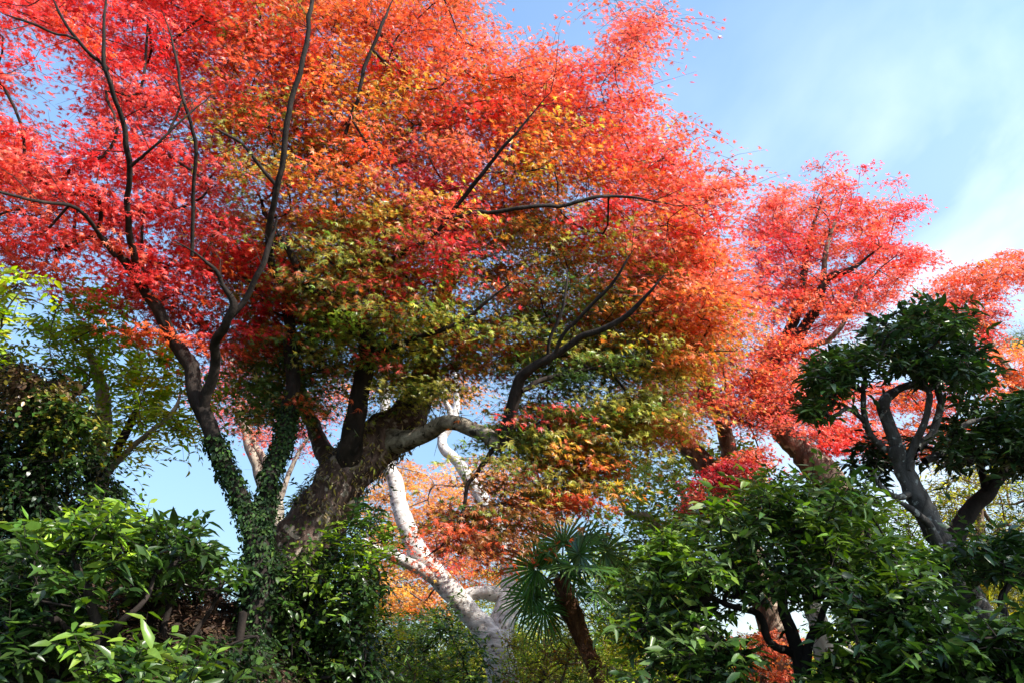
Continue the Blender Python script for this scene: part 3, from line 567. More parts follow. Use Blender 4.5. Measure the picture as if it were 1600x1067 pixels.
right = Tree('maple_tree', 'tall rounded coral-red maple standing against the sky right of the middle', 'tree',
    [(1345, 830, 10, 60), (1305, 765, 10, 52), (1270, 722, 10, 46), (1240, 690, 10, 38), (1205, 650, 10, 27), (1190, 610, 10.1, 22), (1192, 580, 10.3, 20)], B_BROWN, seg=16)
right.limb([(1185, 590, 10.2, 22), (1215, 550, 10.3, 20), (1240, 500, 10.3, 17), (1254, 460, 10.3, 14), (1262, 390, 10.3, 8), (1290, 300, 10.2, 4)], B_DARK, 10)
right.limb([(1195, 578, 10.2, 20), (1250, 520, 10.0, 18), (1275, 480, 9.8, 15), (1290, 440, 9.7, 12), (1330, 420, 9.5, 8), (1380, 380, 9.4, 4)], B_DARK, 10)
right.limb([(1282, 470, 9.8, 10), (1290, 400, 9.7, 8), (1310, 330, 9.7, 5)], None, 8)
right.limb([(1235, 550, 10, 8), (1300, 525, 9.7, 8), (1335, 470, 9.6, 6), (1350, 440, 9.5, 4)], None, 8)
zR = [(1160, 330), (1185, 300), (1225, 275), (1262, 290), (1292, 258), (1340, 272), (1352, 305), (1385, 290), (1412, 300), (1440, 318), (1436, 342), (1405, 362), (1455, 390), (1455, 410), (1420, 425), (1440, 450), (1405, 470), (1370, 490), (1330, 540), (1280, 580), (1250, 620), (1190, 600), (1170, 560), (1200, 500), (1170, 440)]
zR2 = [(1080, 620), (1180, 590), (1280, 620), (1330, 690), (1290, 720), (1230, 660), (1150, 670)]
zR3 = [(1270, 600), (1480, 600), (1500, 700), (1400, 720), (1330, 700), (1280, 680)]
zR4 = [(1085, 790), (1095, 750), (1130, 720), (1190, 700), (1195, 740), (1160, 790), (1110, 800)]
right.crown([(zR, 370, 9.2, 11.4, 16), (zR2, 85, 9.6, 11), (zR3, 140, 10, 12), (zR4, 32, 8.2, 9)],
    [(1230, 330, ['coral', 'pinkred', 'red']), (1320, 300, ['red', 'coral']), (1420, 330, ['pinkred', 'red']), (1200, 400, ['crimson', 'pinkred']), (1350, 400, ['coral', 'red']), (1300, 480, ['coral', 'red']), (1240, 560, ['coral', 'redor']), (1380, 470, ['pinkred', 'coral']), (1200, 640, ['coral', 'pinkred', 'red']), (1300, 680, ['red', 'coral']), (1400, 650, ['redor', 'coral', 'orange']), (1130, 760, ['dkred', 'dkred', 'wine'])],
    0.27, 8, 10, .042, 'maple', T_M5, M_MAPLE, extras=[(1292, 250, 10), (1285, 262, 10), (1398, 282, 9.6), (1462, 400, 9.8), (1450, 410, 9.6), (1440, 318, 9.7), (1345, 262, 10), (1430, 455, 9.8)], gaps=[(1330, 350, 14, .8), (1370, 335, 12, 1), (1440, 370, 16, 1), (1260, 310, 12, .8), (1300, 420, 14, .6), (1192, 385, 14, 1), (1240, 510, 28, .9), (1290, 540, 28, .9), (1205, 480, 14, 1), (1390, 365, 16, .8), (1380, 440, 14, .8)], wood=B_DARK, fill=.95)
edge = Tree('maple_tree', 'coral maple at the right edge arching up behind the dark clipped tree', 'tree',
    [(1640, 900, 11, 34), (1630, 760, 11, 30), (1600, 640, 11, 22), (1560, 560, 11, 16), (1530, 500, 11, 11), (1520, 460, 11, 8)], B_BROWN, seg=10)
edge.crown([([(1445, 500), (1470, 440), (1500, 415), (1535, 410), (1570, 392), (1640, 405), (1640, 440), (1580, 440), (1555, 460), (1560, 490), (1570, 525), (1520, 535), (1490, 520)], 130, 10, 12), ([(1505, 550), (1560, 535), (1660, 560), (1650, 620), (1550, 625)], 62, 9.8, 11.5)],
    [(1500, 440, ['coral', 'redor']), (1580, 420, ['redor', 'coral']), (1540, 500, ['red', 'coral', 'dkred']), (1540, 580, ['orange', 'redor']), (1600, 570, ['orange', 'redor'])], .27, 8, 10, .040, 'maple', T_M5, M_MAPLE, wood=B_BROWN)

# ---------------------------------------------------------------- 6  dark clipped evergreen trees on the right
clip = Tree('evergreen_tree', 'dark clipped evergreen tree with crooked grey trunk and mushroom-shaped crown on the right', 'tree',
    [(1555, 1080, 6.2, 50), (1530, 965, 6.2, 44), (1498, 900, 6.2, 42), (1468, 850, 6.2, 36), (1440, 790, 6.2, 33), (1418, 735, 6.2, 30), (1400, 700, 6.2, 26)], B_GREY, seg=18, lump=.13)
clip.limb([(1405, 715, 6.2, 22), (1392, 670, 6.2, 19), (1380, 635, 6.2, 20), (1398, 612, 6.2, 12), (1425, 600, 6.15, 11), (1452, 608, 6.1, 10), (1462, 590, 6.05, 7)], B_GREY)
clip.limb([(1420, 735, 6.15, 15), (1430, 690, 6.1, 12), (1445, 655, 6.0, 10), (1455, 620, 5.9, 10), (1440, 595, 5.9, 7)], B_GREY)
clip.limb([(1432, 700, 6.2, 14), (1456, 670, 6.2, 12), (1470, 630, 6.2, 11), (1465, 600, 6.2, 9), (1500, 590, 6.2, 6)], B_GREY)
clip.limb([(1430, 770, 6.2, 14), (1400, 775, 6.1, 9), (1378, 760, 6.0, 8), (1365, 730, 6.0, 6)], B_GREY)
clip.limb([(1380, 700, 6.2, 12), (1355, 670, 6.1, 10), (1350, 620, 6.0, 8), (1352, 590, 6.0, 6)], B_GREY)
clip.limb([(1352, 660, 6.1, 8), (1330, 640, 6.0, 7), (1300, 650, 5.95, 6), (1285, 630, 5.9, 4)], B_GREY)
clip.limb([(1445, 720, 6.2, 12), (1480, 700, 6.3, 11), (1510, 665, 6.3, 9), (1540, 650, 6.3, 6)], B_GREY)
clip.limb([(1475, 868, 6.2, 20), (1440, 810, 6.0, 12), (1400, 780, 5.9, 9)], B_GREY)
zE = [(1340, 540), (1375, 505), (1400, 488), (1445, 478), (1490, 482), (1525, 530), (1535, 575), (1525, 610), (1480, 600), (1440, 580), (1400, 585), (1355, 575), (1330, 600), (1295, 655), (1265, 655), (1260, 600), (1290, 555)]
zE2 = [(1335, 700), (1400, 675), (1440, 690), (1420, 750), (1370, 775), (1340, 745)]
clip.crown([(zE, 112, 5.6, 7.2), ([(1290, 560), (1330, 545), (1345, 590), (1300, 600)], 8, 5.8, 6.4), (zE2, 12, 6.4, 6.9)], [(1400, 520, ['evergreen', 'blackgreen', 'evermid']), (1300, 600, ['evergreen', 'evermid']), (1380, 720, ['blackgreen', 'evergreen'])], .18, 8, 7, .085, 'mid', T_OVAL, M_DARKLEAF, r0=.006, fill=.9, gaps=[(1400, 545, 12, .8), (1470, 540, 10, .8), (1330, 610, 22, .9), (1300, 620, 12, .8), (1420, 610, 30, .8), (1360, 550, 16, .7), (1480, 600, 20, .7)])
clip2 = Tree('evergreen_tree', 'dark broad-leaved evergreen at the right edge on a black sloping stem', 'tree',
    [(1500, 960, 6.8, 36), (1490, 850, 6.8, 30), (1512, 800, 6.8, 26), (1555, 750, 6.8, 22), (1600, 705, 6.8, 18), (1650, 670, 6.8, 14)], B_DARK, seg=12)
clip2.limb([(1540, 765, 6.8, 12), (1532, 720, 6.7, 10), (1535, 690, 6.6, 7)], None, 8)
clip2.crown([([(1475, 660), (1510, 630), (1560, 618), (1680, 610), (1680, 730), (1610, 735), (1560, 720), (1500, 725), (1470, 700)], 84, 6.0, 7.6)], [(1550, 660, ['evergreen', 'evermid', 'blackgreen'])], .22, 9, 7, .09, 'mid', T_OVAL, M_DARKLEAF, r0=.006)

# ---------------------------------------------------------------- 7  big glossy bush, right foreground
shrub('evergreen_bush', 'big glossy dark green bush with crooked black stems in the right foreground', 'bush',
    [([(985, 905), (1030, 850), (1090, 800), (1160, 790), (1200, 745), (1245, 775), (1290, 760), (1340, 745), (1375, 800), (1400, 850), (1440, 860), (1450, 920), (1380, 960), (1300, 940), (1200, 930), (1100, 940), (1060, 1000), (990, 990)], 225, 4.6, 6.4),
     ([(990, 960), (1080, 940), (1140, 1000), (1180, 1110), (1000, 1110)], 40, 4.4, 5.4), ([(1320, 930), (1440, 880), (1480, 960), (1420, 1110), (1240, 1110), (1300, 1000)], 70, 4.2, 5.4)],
    [(1100, 850, ['evermid', 'everlit', 'greengrey']), (1330, 800, ['evermid', 'everlit', 'everlit', 'greengrey']), (1200, 900, ['evergreen', 'evermid']), (1380, 1000, ['evermid', 'everlit', 'evergreen'])], .20, 7, 7, .076, 'mid', T_OVAL, M_BROAD,  # extra everlit on the right part paints light from above into the leaves
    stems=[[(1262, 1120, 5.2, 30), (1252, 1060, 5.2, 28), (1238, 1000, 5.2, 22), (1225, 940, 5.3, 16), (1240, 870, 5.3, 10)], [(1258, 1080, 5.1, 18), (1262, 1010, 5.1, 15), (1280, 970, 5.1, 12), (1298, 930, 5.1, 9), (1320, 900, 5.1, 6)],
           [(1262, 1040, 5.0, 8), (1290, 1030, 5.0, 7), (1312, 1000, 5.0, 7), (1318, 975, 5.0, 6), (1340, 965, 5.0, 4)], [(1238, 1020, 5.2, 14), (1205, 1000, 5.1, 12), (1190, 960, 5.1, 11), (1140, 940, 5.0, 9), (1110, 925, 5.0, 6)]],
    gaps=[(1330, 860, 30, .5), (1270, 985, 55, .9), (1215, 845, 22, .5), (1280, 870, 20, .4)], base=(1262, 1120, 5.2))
shrub('evergreen_bush', 'low dark glossy bush filling the bottom right corner', 'bush',
    [([(1420, 1010), (1500, 975), (1560, 990), (1680, 960), (1680, 1130), (1390, 1130)], 95, 4.0, 5.0), ([(1480, 870), (1540, 850), (1640, 840), (1640, 890), (1560, 890), (1500, 900)], 22, 5.0, 5.8)],
    [(1500, 1030, ['evergreen', 'evermid'])], .22, 8, 7, .085, 'mid', T_OVAL, M_BROAD, stems=[[(1530, 1140, 4.8, 22), (1560, 1060, 4.8, 16), (1575, 980, 5.0, 12), (1560, 930, 5.2, 11), (1600, 890, 5.3, 8)]])

# ---------------------------------------------------------------- 8  small-leaved tree behind the bush
FAR = 1.3
small = Tree('evergreen_tree', 'airy small-leaved green tree with pale twisted branches right of the palm', 'tree',
    [(1060, 960, 8.2, 24), (1045, 880, 8.2, 20), (1020, 815, 8.2, 14), (985, 800, 8.2, 11), (965, 775, 8.2, 7)], B_PALE, seg=9)
small.limb([(1035, 850, 8.2, 12), (1070, 790, 8.3, 10), (1050, 740, 8.4, 6)], None, 7)
small.limb([(1050, 890, 8.2, 14), (1100, 820, 8.4, 10), (1140, 760, 8.6, 6)], None, 7)
small.crown([([(935, 745), (985, 715), (1040, 735), (1060, 700), (1110, 690), (1170, 700), (1200, 760), (1120, 830), (1060, 870), (1000, 880), (985, 830), (945, 810)], 165, 7.6, 9.4)],
    [(960, 750, ['lime', 'brightgreen', 'brightgreen']), (1100, 760, ['lime', 'brightgreen', 'everlit']), (1020, 840, ['brightgreen', 'everlit'])], .26, 7, 8, .05, 'mid', T_ROUND, M_BROAD, wood=B_PALE, gaps=[(985, 800, 24, .8), (1000, 850, 24, .7), (1090, 700, 22, .8), (940, 800, 20, .8)], fill=.85)

# ---------------------------------------------------------------- 9  windmill palm
def palm():
    pts = [(950, 1110, 8.0, 24), (928, 1040, 8.0, 24), (905, 985, 8.0, 27), (888, 945, 8.0, 33), (876, 905, 8.0, 22)]
    pa, rr = limb(pts); foot, fr = to_ground(pts)
    pa = np.vstack([foot, pa]); rr = np.concatenate([[fr], rr]); e = empty('palm_tree', tuple(foot), 'windmill palm with fan leaves and shaggy red-brown trunk at the bottom centre', 'tree')
    mb = MB(); tube(mb, pa, rr, 16, .22, 3.3, ridges=.2); mb.build('trunk', B_FIBRE, e)
    n = 1500; t = rng.uniform(0, len(pa) - 1.01, n); i = t.astype(int); c = pa[i] + (pa[i + 1] - pa[i]) * (t - i)[:, None]; d = norm(rng.normal(0, 1, (n, 3)) * [1, 1, .2])
    leaf_mesh('trunk_fibre', c + d * (rr[i] * .9)[:, None], d * .5 + [0, 0, .2] + rng.normal(0, .4, (n, 3)), rng.normal(0, 1, (n, 3)), np.full(n, .12), tints(['dry', 'brown', 'drydark'], n), T_LINE, M_DRY, e)
    top = P(878, 900, 8.0)
    fr_ = [((868, 872, 7.7), .56, (-.1, -.7, .45)), ((945, 862, 8.0), .50, (.6, -.4, .6)), ((838, 888, 7.9), .46, (-.8, -.5, .35)), ((905, 845, 8.3), .52, (.1, .1, 1)), ((930, 925, 7.7), .44, (.7, -.6, .1)),
           ((830, 930, 7.9), .40, (-.7, -.4, -.2)), ((905, 885, 7.5), .50, (.2, -.8, .35)), ((855, 905, 8.4), .46, (-.5, .6, .4)), ((925, 890, 8.5), .46, (.6, .7, .4)), ((850, 950, 8.0), .38, (-.6, -.6, -.3)), ((880, 850, 8.0), .52, (0, -.6, .8)), ((905, 865, 7.7), .50, (.25, -.75, .5)), ((960, 895, 8.1), .44, (.7, -.5, .3)), ((900, 925, 8.4), .42, (.1, .5, -.4))]
    for (h, Rl, nn) in fr_:
        Rl *= FAR * .95
        hub = P(*h); ax = norm((hub - top) + np.array([0, 0, .05])); nr = norm(np.array(nn, float)); ax = norm(ax - nr * np.dot(ax, nr) * .6); sd = norm(np.cross(nr, ax)); nr2 = np.cross(ax, sd)
        V = []; Fq = []; Ft = []; nb = 34
        for b in range(nb):
            a = R(-150 + 300 * b / (nb - 1)); L_ = Rl * (.72 + .28 * math.cos(a * .6)) * random.uniform(.9, 1.06); dr = ax * math.cos(a) + sd * math.sin(a); pr = np.cross(nr2, dr)
            dro = random.uniform(.03, .22); hw = .0150 * (Rl / .5)
            c0 = len(V)
            for (tt, w, k) in ((0.04, .3, 0), (.45, 1.0, 1), (.78, .8, 1)):
                c = hub + dr * L_ * tt + np.array([0, 0, -dro * L_ * tt ** 3]) + nr2 * .03 * (b % 2) * tt
                V += [c + pr * hw * w + nr2 * .008, c - nr2 * .004, c - pr * hw * w + nr2 * .008]
            V.append(hub + dr * L_ + np.array([0, 0, -dro * L_ * 1.25]))
            for s_ in (0, 3): Fq += [(c0 + s_, c0 + s_ + 1, c0 + s_ + 4, c0 + s_ + 3), (c0 + s_ + 1, c0 + s_ + 2, c0 + s_ + 5, c0 + s_ + 4)]
            Ft += [(c0 + 6, c0 + 7, c0 + 9), (c0 + 7, c0 + 8, c0 + 9)]
        cols = tints(['palm', 'palm', 'evermid'], len(Fq) + len(Ft), .12)
        f = mesh_obj('frond', np.array(V), [np.array(Fq), np.array(Ft)], M_BROAD, e, cols=cols, smooth=False)
        pm = MB(); tube(pm, catmull([top, (top + hub) / 2 + np.array([0, 0, .04]), hub], 5), np.linspace(.018, .009, 11), 6); q = pm.build('leaf_stalk', B_STALK, e)
        q.data.transform(__import__('mathutils').Matrix.Identity(4)); q.parent = f; q.location = (0, 0, 0)
B_STALK = bark_mat('green_stalk', [(.05, .09, .03), (.08, .14, .04), (.13, .17, .06)], 8, 1, .1, .5)
palm()

FAR = 1.0
# ---------------------------------------------------------------- 10  left side: vine mass, pale tree, bushes
pale = Tree('pale_barked_tree', 'pale-barked tree with yellow-green feathery leaves behind the left bushes', 'tree',
    [(150, 900, 7.2, 36), (152, 760, 7.2, 32), (157, 690, 7.2, 30), (160, 630, 7.2, 24), (152, 580, 7.1, 16), (135, 540, 7.0, 9)], B_PALE, seg=12)
pale.limb([(150, 770, 7.0, 18), (185, 700, 6.8, 14), (205, 660, 6.7, 13), (220, 620, 6.6, 8)], B_DARK, 8)
pale.limb([(160, 750, 6.9, 10), (205, 700, 6.7, 9), (245, 668, 6.5, 8), (272, 640, 6.4, 7), (280, 615, 6.4, 5)], B_PALE, 8)
pale.limb([(70, 690, 6.5, 8), (85, 640, 6.5, 8), (105, 632, 6.5, 7), (120, 618, 6.6, 5), (140, 600, 6.8, 5)], B_DARK, 7)
pale.crown([([(65, 500), (100, 470), (140, 445), (195, 465), (215, 510), (270, 560), (310, 570), (320, 640), (285, 700), (235, 730), (195, 730), (150, 720), (110, 640), (65, 570)], 112, 6.2, 7.8)],
    [(150, 480, ['brightgreen', 'everlit', 'olive']), (200, 620, ['brightgreen', 'lime', 'lime']), (260, 600, ['lime', 'brightgreen', 'yellow']), (130, 570, ['everlit', 'brightgreen'])], .28, 6, 9, .070, 'compound', T_OVAL, M_GLOW, wood=B_BROWN, fill=.95, gaps=[(158, 660, 34, 1), (230, 690, 26, .9), (100, 660, 20, .9), (70, 480, 20, .6), (180, 540, 18, .6)])
ivy(pale.e, [(pale.tpath[0][:24], pale.tpath[1][:24])], 160, .03, ['brightgreen', 'green'], .02)
shrub('overhanging_shrub', 'yellow-green leafy branches reaching in from the left edge under the red leaves', 'shrub',
    [([(-160, 390), (-40, 400), (45, 415), (55, 445), (15, 475), (5, 510), (30, 560), (-60, 570), (-160, 560)], 46, 4.6, 5.8)], [(0, 430, ['lime', 'brightgreen']), (0, 540, ['brightgreen', 'everlit'])], .24, 6, 9, .068, 'compound', T_OVAL, M_SOFT, base=(-120, 1050, 5.4),
    stems=[[(-100, 1090, 5.3, 16), (-110, 800, 5.3, 14), (-95, 560, 5.3, 10), (-60, 470, 5.2, 7)]], wood=B_BROWN)
shrub('vine_covered_tree', 'dark round mass of vines and ivy over a tree at the left edge', 'tree',
    [([(-80, 545), (20, 552), (75, 570), (115, 610), (145, 650), (150, 715), (180, 750), (190, 810), (120, 900), (60, 1060), (-80, 1110)], 330, 5.6, 7.0), ([(10, 560), (90, 590), (130, 640), (120, 700), (40, 640)], 30, 5.5, 6.0)],
    [(40, 580, ['tan', 'olive', 'evermid', 'tan', 'dry']), (110, 650, ['olive', 'evermid', 'evergreen']), (60, 720, ['blackgreen', 'evergreen']), (100, 850, ['blackgreen', 'evergreen']), (20, 950, ['evergreen', 'evermid'])], .24, 10, 11, .040, 'hang', T_ROUND, M_BROAD,
    stems=[[(40, 1120, 6.4, 60), (50, 900, 6.4, 54), (55, 740, 6.4, 40), (45, 640, 6.4, 24)]], base=(40, 1100, 6.4))
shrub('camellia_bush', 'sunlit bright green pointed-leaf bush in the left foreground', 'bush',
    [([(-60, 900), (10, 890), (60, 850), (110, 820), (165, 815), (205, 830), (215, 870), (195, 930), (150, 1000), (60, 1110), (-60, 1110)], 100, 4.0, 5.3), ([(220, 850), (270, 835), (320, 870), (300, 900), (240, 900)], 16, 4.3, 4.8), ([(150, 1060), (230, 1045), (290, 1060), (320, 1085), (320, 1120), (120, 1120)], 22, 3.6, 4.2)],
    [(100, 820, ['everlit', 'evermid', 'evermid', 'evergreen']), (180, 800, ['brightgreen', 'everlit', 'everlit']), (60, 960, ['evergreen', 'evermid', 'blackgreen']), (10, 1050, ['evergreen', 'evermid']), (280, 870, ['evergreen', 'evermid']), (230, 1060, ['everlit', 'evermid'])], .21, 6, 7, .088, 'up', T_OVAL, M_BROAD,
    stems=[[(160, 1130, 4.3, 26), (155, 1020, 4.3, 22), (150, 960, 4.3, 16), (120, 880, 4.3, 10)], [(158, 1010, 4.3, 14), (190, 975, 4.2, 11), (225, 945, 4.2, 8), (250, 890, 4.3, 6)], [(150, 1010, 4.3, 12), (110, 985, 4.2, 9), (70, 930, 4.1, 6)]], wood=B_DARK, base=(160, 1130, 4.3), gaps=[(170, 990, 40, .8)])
shrub('camellia_bush', 'dark leafy shoots silhouetted on the sky beside the leaf-covered mound', 'bush',
    [([(210, 890), (260, 870), (310, 868), (350, 890), (368, 915), (340, 925), (290, 915), (230, 935)], 34, 5.0, 5.9)], [(300, 880, ['evergreen', 'evermid'])], .17, 5, 6, .08, 'up', T_OVAL, M_BROAD,
    stems=[[(250, 1010, 5.5, 12), (265, 940, 5.5, 9), (280, 890, 5.4, 6)], [(290, 1010, 5.5, 9), (335, 940, 5.5, 6), (350, 900, 5.5, 4)]], base=(255, 1020, 5.5))
shrub('ivy_thicket', 'ivy-smothered stump of dark hanging leaves below the leaning trunk', 'plant',
    [([(372, 960), (385, 880), (420, 850), (500, 850), (560, 840), (580, 900), (590, 1110), (360, 1110)], 190, 5.9, 6.9)], [(420, 900, ['blackgreen', 'dkgreen', 'evergreen']), (460, 920, ['evermid', 'everlit', 'evergreen']), (450, 1030, ['evermid', 'evergreen', 'green']), (550, 950, ['dkgreen', 'blackgreen'])], .19, 8, 8, .045, 'hang', T_ROUND, M_BROAD,
    stems=[[(450, 1120, 6.5, 90), (450, 1000, 6.5, 84), (462, 900, 6.6, 60)]], base=(450, 1100, 6.4))
shrub('ground_ivy', 'dark low ivy creeping over the foot of the leaf-covered mound', 'plant',
    [([(300, 1030), (340, 985), (400, 970), (420, 1110), (290, 1110)], 46, 5.0, 5.9)], [(360, 1030, ['blackgreen', 'evergreen', 'evermid'])], .17, 7, 8, .042, 'hang', T_ROUND, M_BROAD, base=(360, 1100, 5.5))
shrub('compound_leaf_shrub', 'upright shrub of paired leaflets against the base of the leaning trunk', 'shrub',
    [([(520, 840), (560, 795), (590, 805), (605, 850), (600, 900), (580, 1000), (540, 1000), (530, 900)], 44, 6.0, 6.8)], [(570, 820, ['evergreen', 'evermid']), (560, 860, ['brightgreen', 'everlit']), (570, 950, ['evermid', 'everlit'])], .22, 5, 10, .058, 'compound', T_OVAL, M_BROAD,
    stems=[[(565, 1110, 6.3, 12), (560, 980, 6.3, 9), (565, 860, 6.4, 6)]], base=(565, 1100, 6.3))
shrub('compound_leaf_shrub', 'sparse shrub sprigs standing in the gap left of the leaning trunk', 'shrub',
    [([(440, 830), (440, 790), (470, 750), (490, 770), (480, 830), (455, 860)], 12, 7.2, 7.6)], [(460, 800, ['evergreen', 'brightgreen'])], .20, 4, 9, .055, 'compound', T_OVAL, M_BROAD,
    stems=[[(430, 1050, 7.4, 8), (445, 930, 7.4, 7), (460, 840, 7.4, 4)]], base=(430, 1050, 7.4), wood=B_BROWN)

FAR = 1.3
# ---------------------------------------------------------------- 11  low shrubs along the bottom centre
shrub('rounded_shrub', 'mid-green rounded shrub at the foot of the white-barked tree', 'shrub',
    [([(595, 1000), (640, 965), (700, 955), (745, 985), (765, 1040), (770, 1110), (590, 1110)], 90, 7.6, 9.0)], [(680, 1000, ['everlit', 'green', 'brightgreen', 'evermid'])], .24, 7, 8, .06, 'mid', T_OVAL, M_BROAD, base=(680, 1110, 8.2))
shrub('nandina_shrub', 'yellow and green leafy shrub beside the ivy-covered stump', 'shrub',
    [([(560, 960), (600, 950), (650, 1000), (660, 1110), (550, 1110)], 44, 6.8, 7.6)], [(600, 1000, ['lime', 'yellow', 'brightgreen']), (600, 1060, ['everlit', 'green'])], .22, 6, 9, .05, 'compound', T_NARROW, M_SOFT, base=(600, 1110, 7.2), wood=B_BROWN)
shrub('azalea_shrub', 'olive small-leaved shrub between the white trunk and the palm', 'shrub',
    [([(790, 1000), (850, 970), (900, 990), (920, 1060), (920, 1110), (780, 1110)], 100, 8.2, 9.6)], [(830, 1020, ['yelgreen', 'brightgreen', 'olive']), (880, 1060, ['yelgreen', 'brown', 'green'])], .22, 8, 9, .035, 'up', T_DIAM, M_SOFT, base=(850, 1110, 9), wood=B_BROWN)
shrub('nandina_shrub', 'bright yellow-green feathery shrub right of the palm trunk', 'shrub',
    [([(940, 990), (990, 965), (1050, 990), (1070, 1040), (1060, 1110), (940, 1110)], 90, 7.2, 8.6)], [(1000, 1000, ['lime', 'yellow', 'brightgreen']), (960, 1060, ['lime', 'brightgreen'])], .24, 6, 9, .048, 'compound', T_NARROW, M_SOFT, base=(1000, 1110, 7.8), wood=B_BROWN,
    stems=[[(1018, 1110, 7.6, 12), (1012, 1060, 7.6, 10), (1008, 1020, 7.7, 7)]])
shrub('evergreen_shrub', 'mixed green shrub between the palm and the glossy bush', 'shrub',
    [([(930, 900), (960, 870), (1030, 880), (1070, 930), (1060, 990), (960, 1000), (930, 960)], 90, 7.8, 9.2)], [(980, 900, ['everlit', 'brightgreen', 'olive']), (1030, 950, ['brightgreen', 'yelgreen'])], .25, 7, 8, .055, 'mid', T_OVAL, M_SOFT, base=(1000, 1100, 8.6), wood=B_BROWN,
    stems=[[(960, 1100, 8.5, 14), (985, 1000, 8.5, 12), (1000, 930, 8.5, 9), (1040, 880, 8.5, 6)]])
shrub('leafy_tree', 'rounded yellow-green tree filling the view behind the palm', 'tree',
    [([(690, 960), (730, 915), (800, 880), (900, 850), (960, 850), (1040, 880), (1080, 960), (1080, 1060), (700, 1060)], 170, 11, 13.5)], [(760, 950, ['lime', 'yelgreen', 'green']), (900, 900, ['lime', 'brightgreen', 'olive']), (1000, 930, ['yelgreen', 'brightgreen'])], .34, 9, 9, .055, 'mid', T_OVAL, M_SOFT, base=(880, 1070, 12), wood=B_BROWN)
shrub('leafy_tree', 'low green tree behind the orange crown and the white-barked trunk', 'tree',
    [([(560, 975), (620, 955), (700, 950), (760, 960), (760, 1070), (560, 1070)], 80, 12, 14)], [(620, 960, ['everlit', 'green']), (700, 980, ['lime', 'green'])], .34, 9, 9, .055, 'mid', T_OVAL, M_SOFT, base=(640, 1070, 13), wood=B_BROWN)
FAR = 1.0
# ---------------------------------------------------------------- 12  right background
shrub('round_conifer', 'feathery yellow-green conifer hugging the right edge behind the grey trunk', 'tree',
    [([(1540, 880), (1580, 865), (1680, 860), (1680, 1000), (1560, 990), (1530, 940)], 60, 7.4, 8.8)], [(1580, 920, ['olive', 'yelgreen', 'greengrey'])], .30, 22, 12, .13, 'up', T_LINE, M_SOFT, base=(1600, 1050, 8))
shrub('leafy_tree', 'sunlit yellow-green tree behind the dark trunks on the right', 'tree',
    [([(1465, 730), (1500, 690), (1560, 700), (1600, 760), (1680, 780), (1680, 860), (1500, 870), (1440, 850)], 130, 9.2, 11.5), ([(1380, 790), (1440, 800), (1470, 870), (1420, 930), (1360, 880)], 40, 8.6, 10)], [(1500, 740, ['yelgreen', 'green', 'olive']), (1600, 820, ['evergreen', 'evermid', 'olive']), (1420, 840, ['green', 'evermid'])], .32, 8, 9, .055, 'mid', T_OVAL, M_SOFT, base=(1540, 1050, 10),
    stems=[[(1540, 1060, 10, 24), (1535, 900, 10, 20), (1530, 790, 10, 12)]], wood=B_BROWN, fill=.9)
shrub('conifer_tree', 'dark conifer top poking in at the right edge above the orange leaves', 'tree',
    [([(1565, 545), (1585, 522), (1680, 510), (1680, 570), (1600, 560)], 26, 14, 16)], [(1600, 540, ['evermid', 'olive'])], .4, 14, 10, .12, 'up', T_LINE, M_SOFT, base=(1640, 1040, 15),
    stems=[[(1650, 1060, 15, 24), (1645, 760, 15, 18), (1640, 560, 15, 9)]])
st = Tree('garden_tree', 'beige bare trunk glimpsed under the glossy bush', 'tree', [(1310, 1080, 8.4, 36), (1290, 1010, 8.4, 34), (1270, 950, 8.4, 28), (1240, 850, 8.4, 18)], B_PALE, seg=12)
st.crown([([(1200, 830), (1290, 800), (1330, 850), (1300, 900), (1230, 890)], 40, 8, 9.4)], [(1260, 860, ['evermid', 'green'])], .3, 7, 8, .06, 'mid', T_OVAL, M_SOFT)
for k, (a, b) in enumerate(((1318, 1332), (1330, 1346), (1342, 1360))):
    pa, rr = limb([(b + 6, 1050, 9.2, 7), (b, 1020, 9.2, 7), (a, 970, 9.2, 6), (a - 12, 910, 9.2, 5)]); mb = MB(); tube(mb, pa, rr, 8)
    o = mb.build('bamboo_pole', B_WHITE); tag(o, 'pale thin leaning cane behind the glossy bush', 'cane', 'pale canes behind the glossy bush')
far_o = Tree('maple_tree', 'low orange-red maple glimpsed beneath the glossy bush stems', 'tree', [(1190, 1090, 9.5, 16), (1195, 1040, 9.5, 12), (1190, 1000, 9.5, 7)], B_BROWN, seg=8)
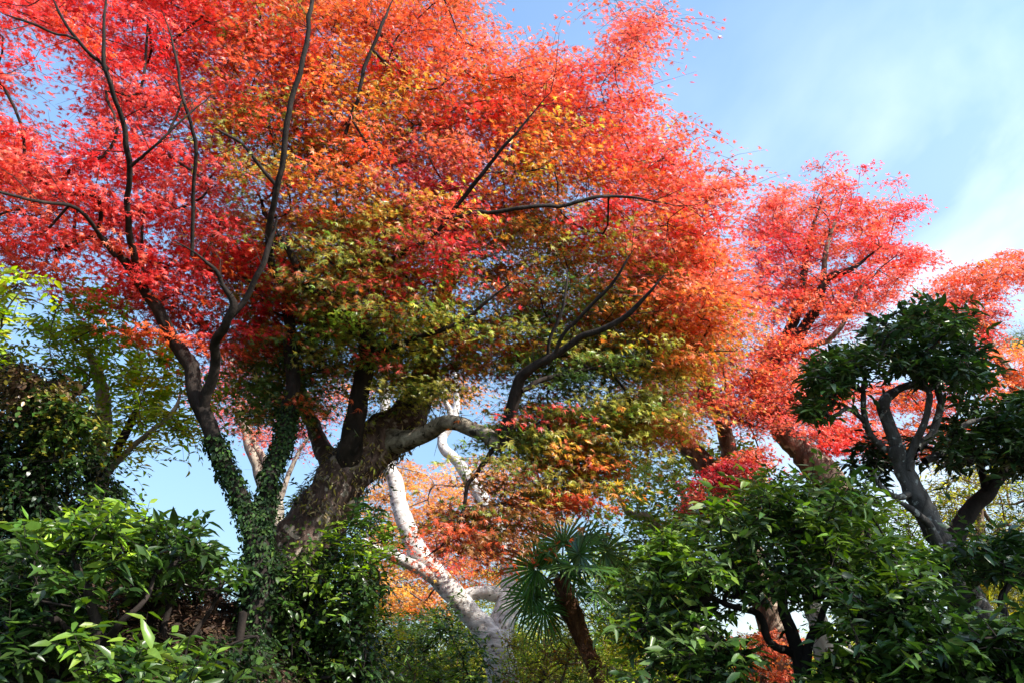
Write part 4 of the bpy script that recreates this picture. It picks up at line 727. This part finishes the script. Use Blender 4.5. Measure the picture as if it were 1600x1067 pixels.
far_o.crown([([(1150, 1000), (1200, 970), (1240, 1000), (1230, 1060), (1160, 1060)], 30, 9, 10.4)], [(1190, 1020, ['coral', 'rust', 'orange'])], .3, 7, 9, .045, 'maple', T_M5, M_MAPLE)

# ---------------------------------------------------------------- 13  far wood
def wood_mass():
    n = 2600; x = rng.uniform(-24, 24, n); y = rng.uniform(17, 32, n); z = terrain(x, y) + rng.uniform(.1, 1, n) ** .7 * (1.25 + .05 * (y - 17) + .3 * np.sin(x * .6) + .25 * np.sin(x * 1.7 + 2))
    c = np.stack([x, y, z], 1); k = 46; p = np.repeat(c, k, 0) + rng.normal(0, .42, (n * k, 3)) * [1, 1, .7]; N_ = n * k
    ct = np.repeat(np.array([C[q] for q in ['evermid', 'green', 'olive', 'yelgreen', 'evergreen', 'everlit']])[rng.integers(0, 6, n)], k, 0) * np.exp(rng.normal(0, .25, (N_, 1)))
    o = leaf_mesh('far_wood', p, rng.normal(0, 1, (N_, 3)), rng.normal(0, .5, (N_, 3)) + [0, 0, .5], .15 * np.exp(rng.normal(0, .3, N_)), np.clip(ct, 0, .9), T_OVAL, M_SOFT, None)
    tag(o, 'mixed green thicket filling the slope behind all the trees', 'thicket', kind='stuff')
wood_mass()

# ---------------------------------------------------------------- 14  unseen evergreen right of the viewpoint, added to shade the dark trees
def shade_tree():
    b = np.array([8.6, 1.2, 0.0]); b[2] = float(terrain(b[0], b[1])) - .05
    e = empty('evergreen_tree', tuple(b), 'unseen dense evergreen added outside the right edge to shade the clipped tree', 'tree')
    pa = catmull([b, b + [-.3, .3, 3], b + [-.9, .7, 6], b + [-1.2, 1.0, 8]], 8); mb = MB(); tube(mb, pa, np.linspace(.24, .08, len(pa)), 12, .12, 4); mb.build('trunk', B_DARK, e)
    n = 110; u = norm(rng.normal(0, 1, (n, 3))) * (rng.random((n, 1)) ** .4); pts = np.array([7.0, 2.5, 7.4]) + u * [2.1, 2.3, 1.9]
    branch_mesh('branches', grow(list(pa[8:]), pts, .5), B_DARK, e)
    foliage(np.zeros((n, 2)), pts, .42, 8, 7, .11, 'mid', [(0, 0, ['evergreen', 'evermid'])], T_OVAL, M_DARKLEAF, e, B_DARK)
shade_tree()
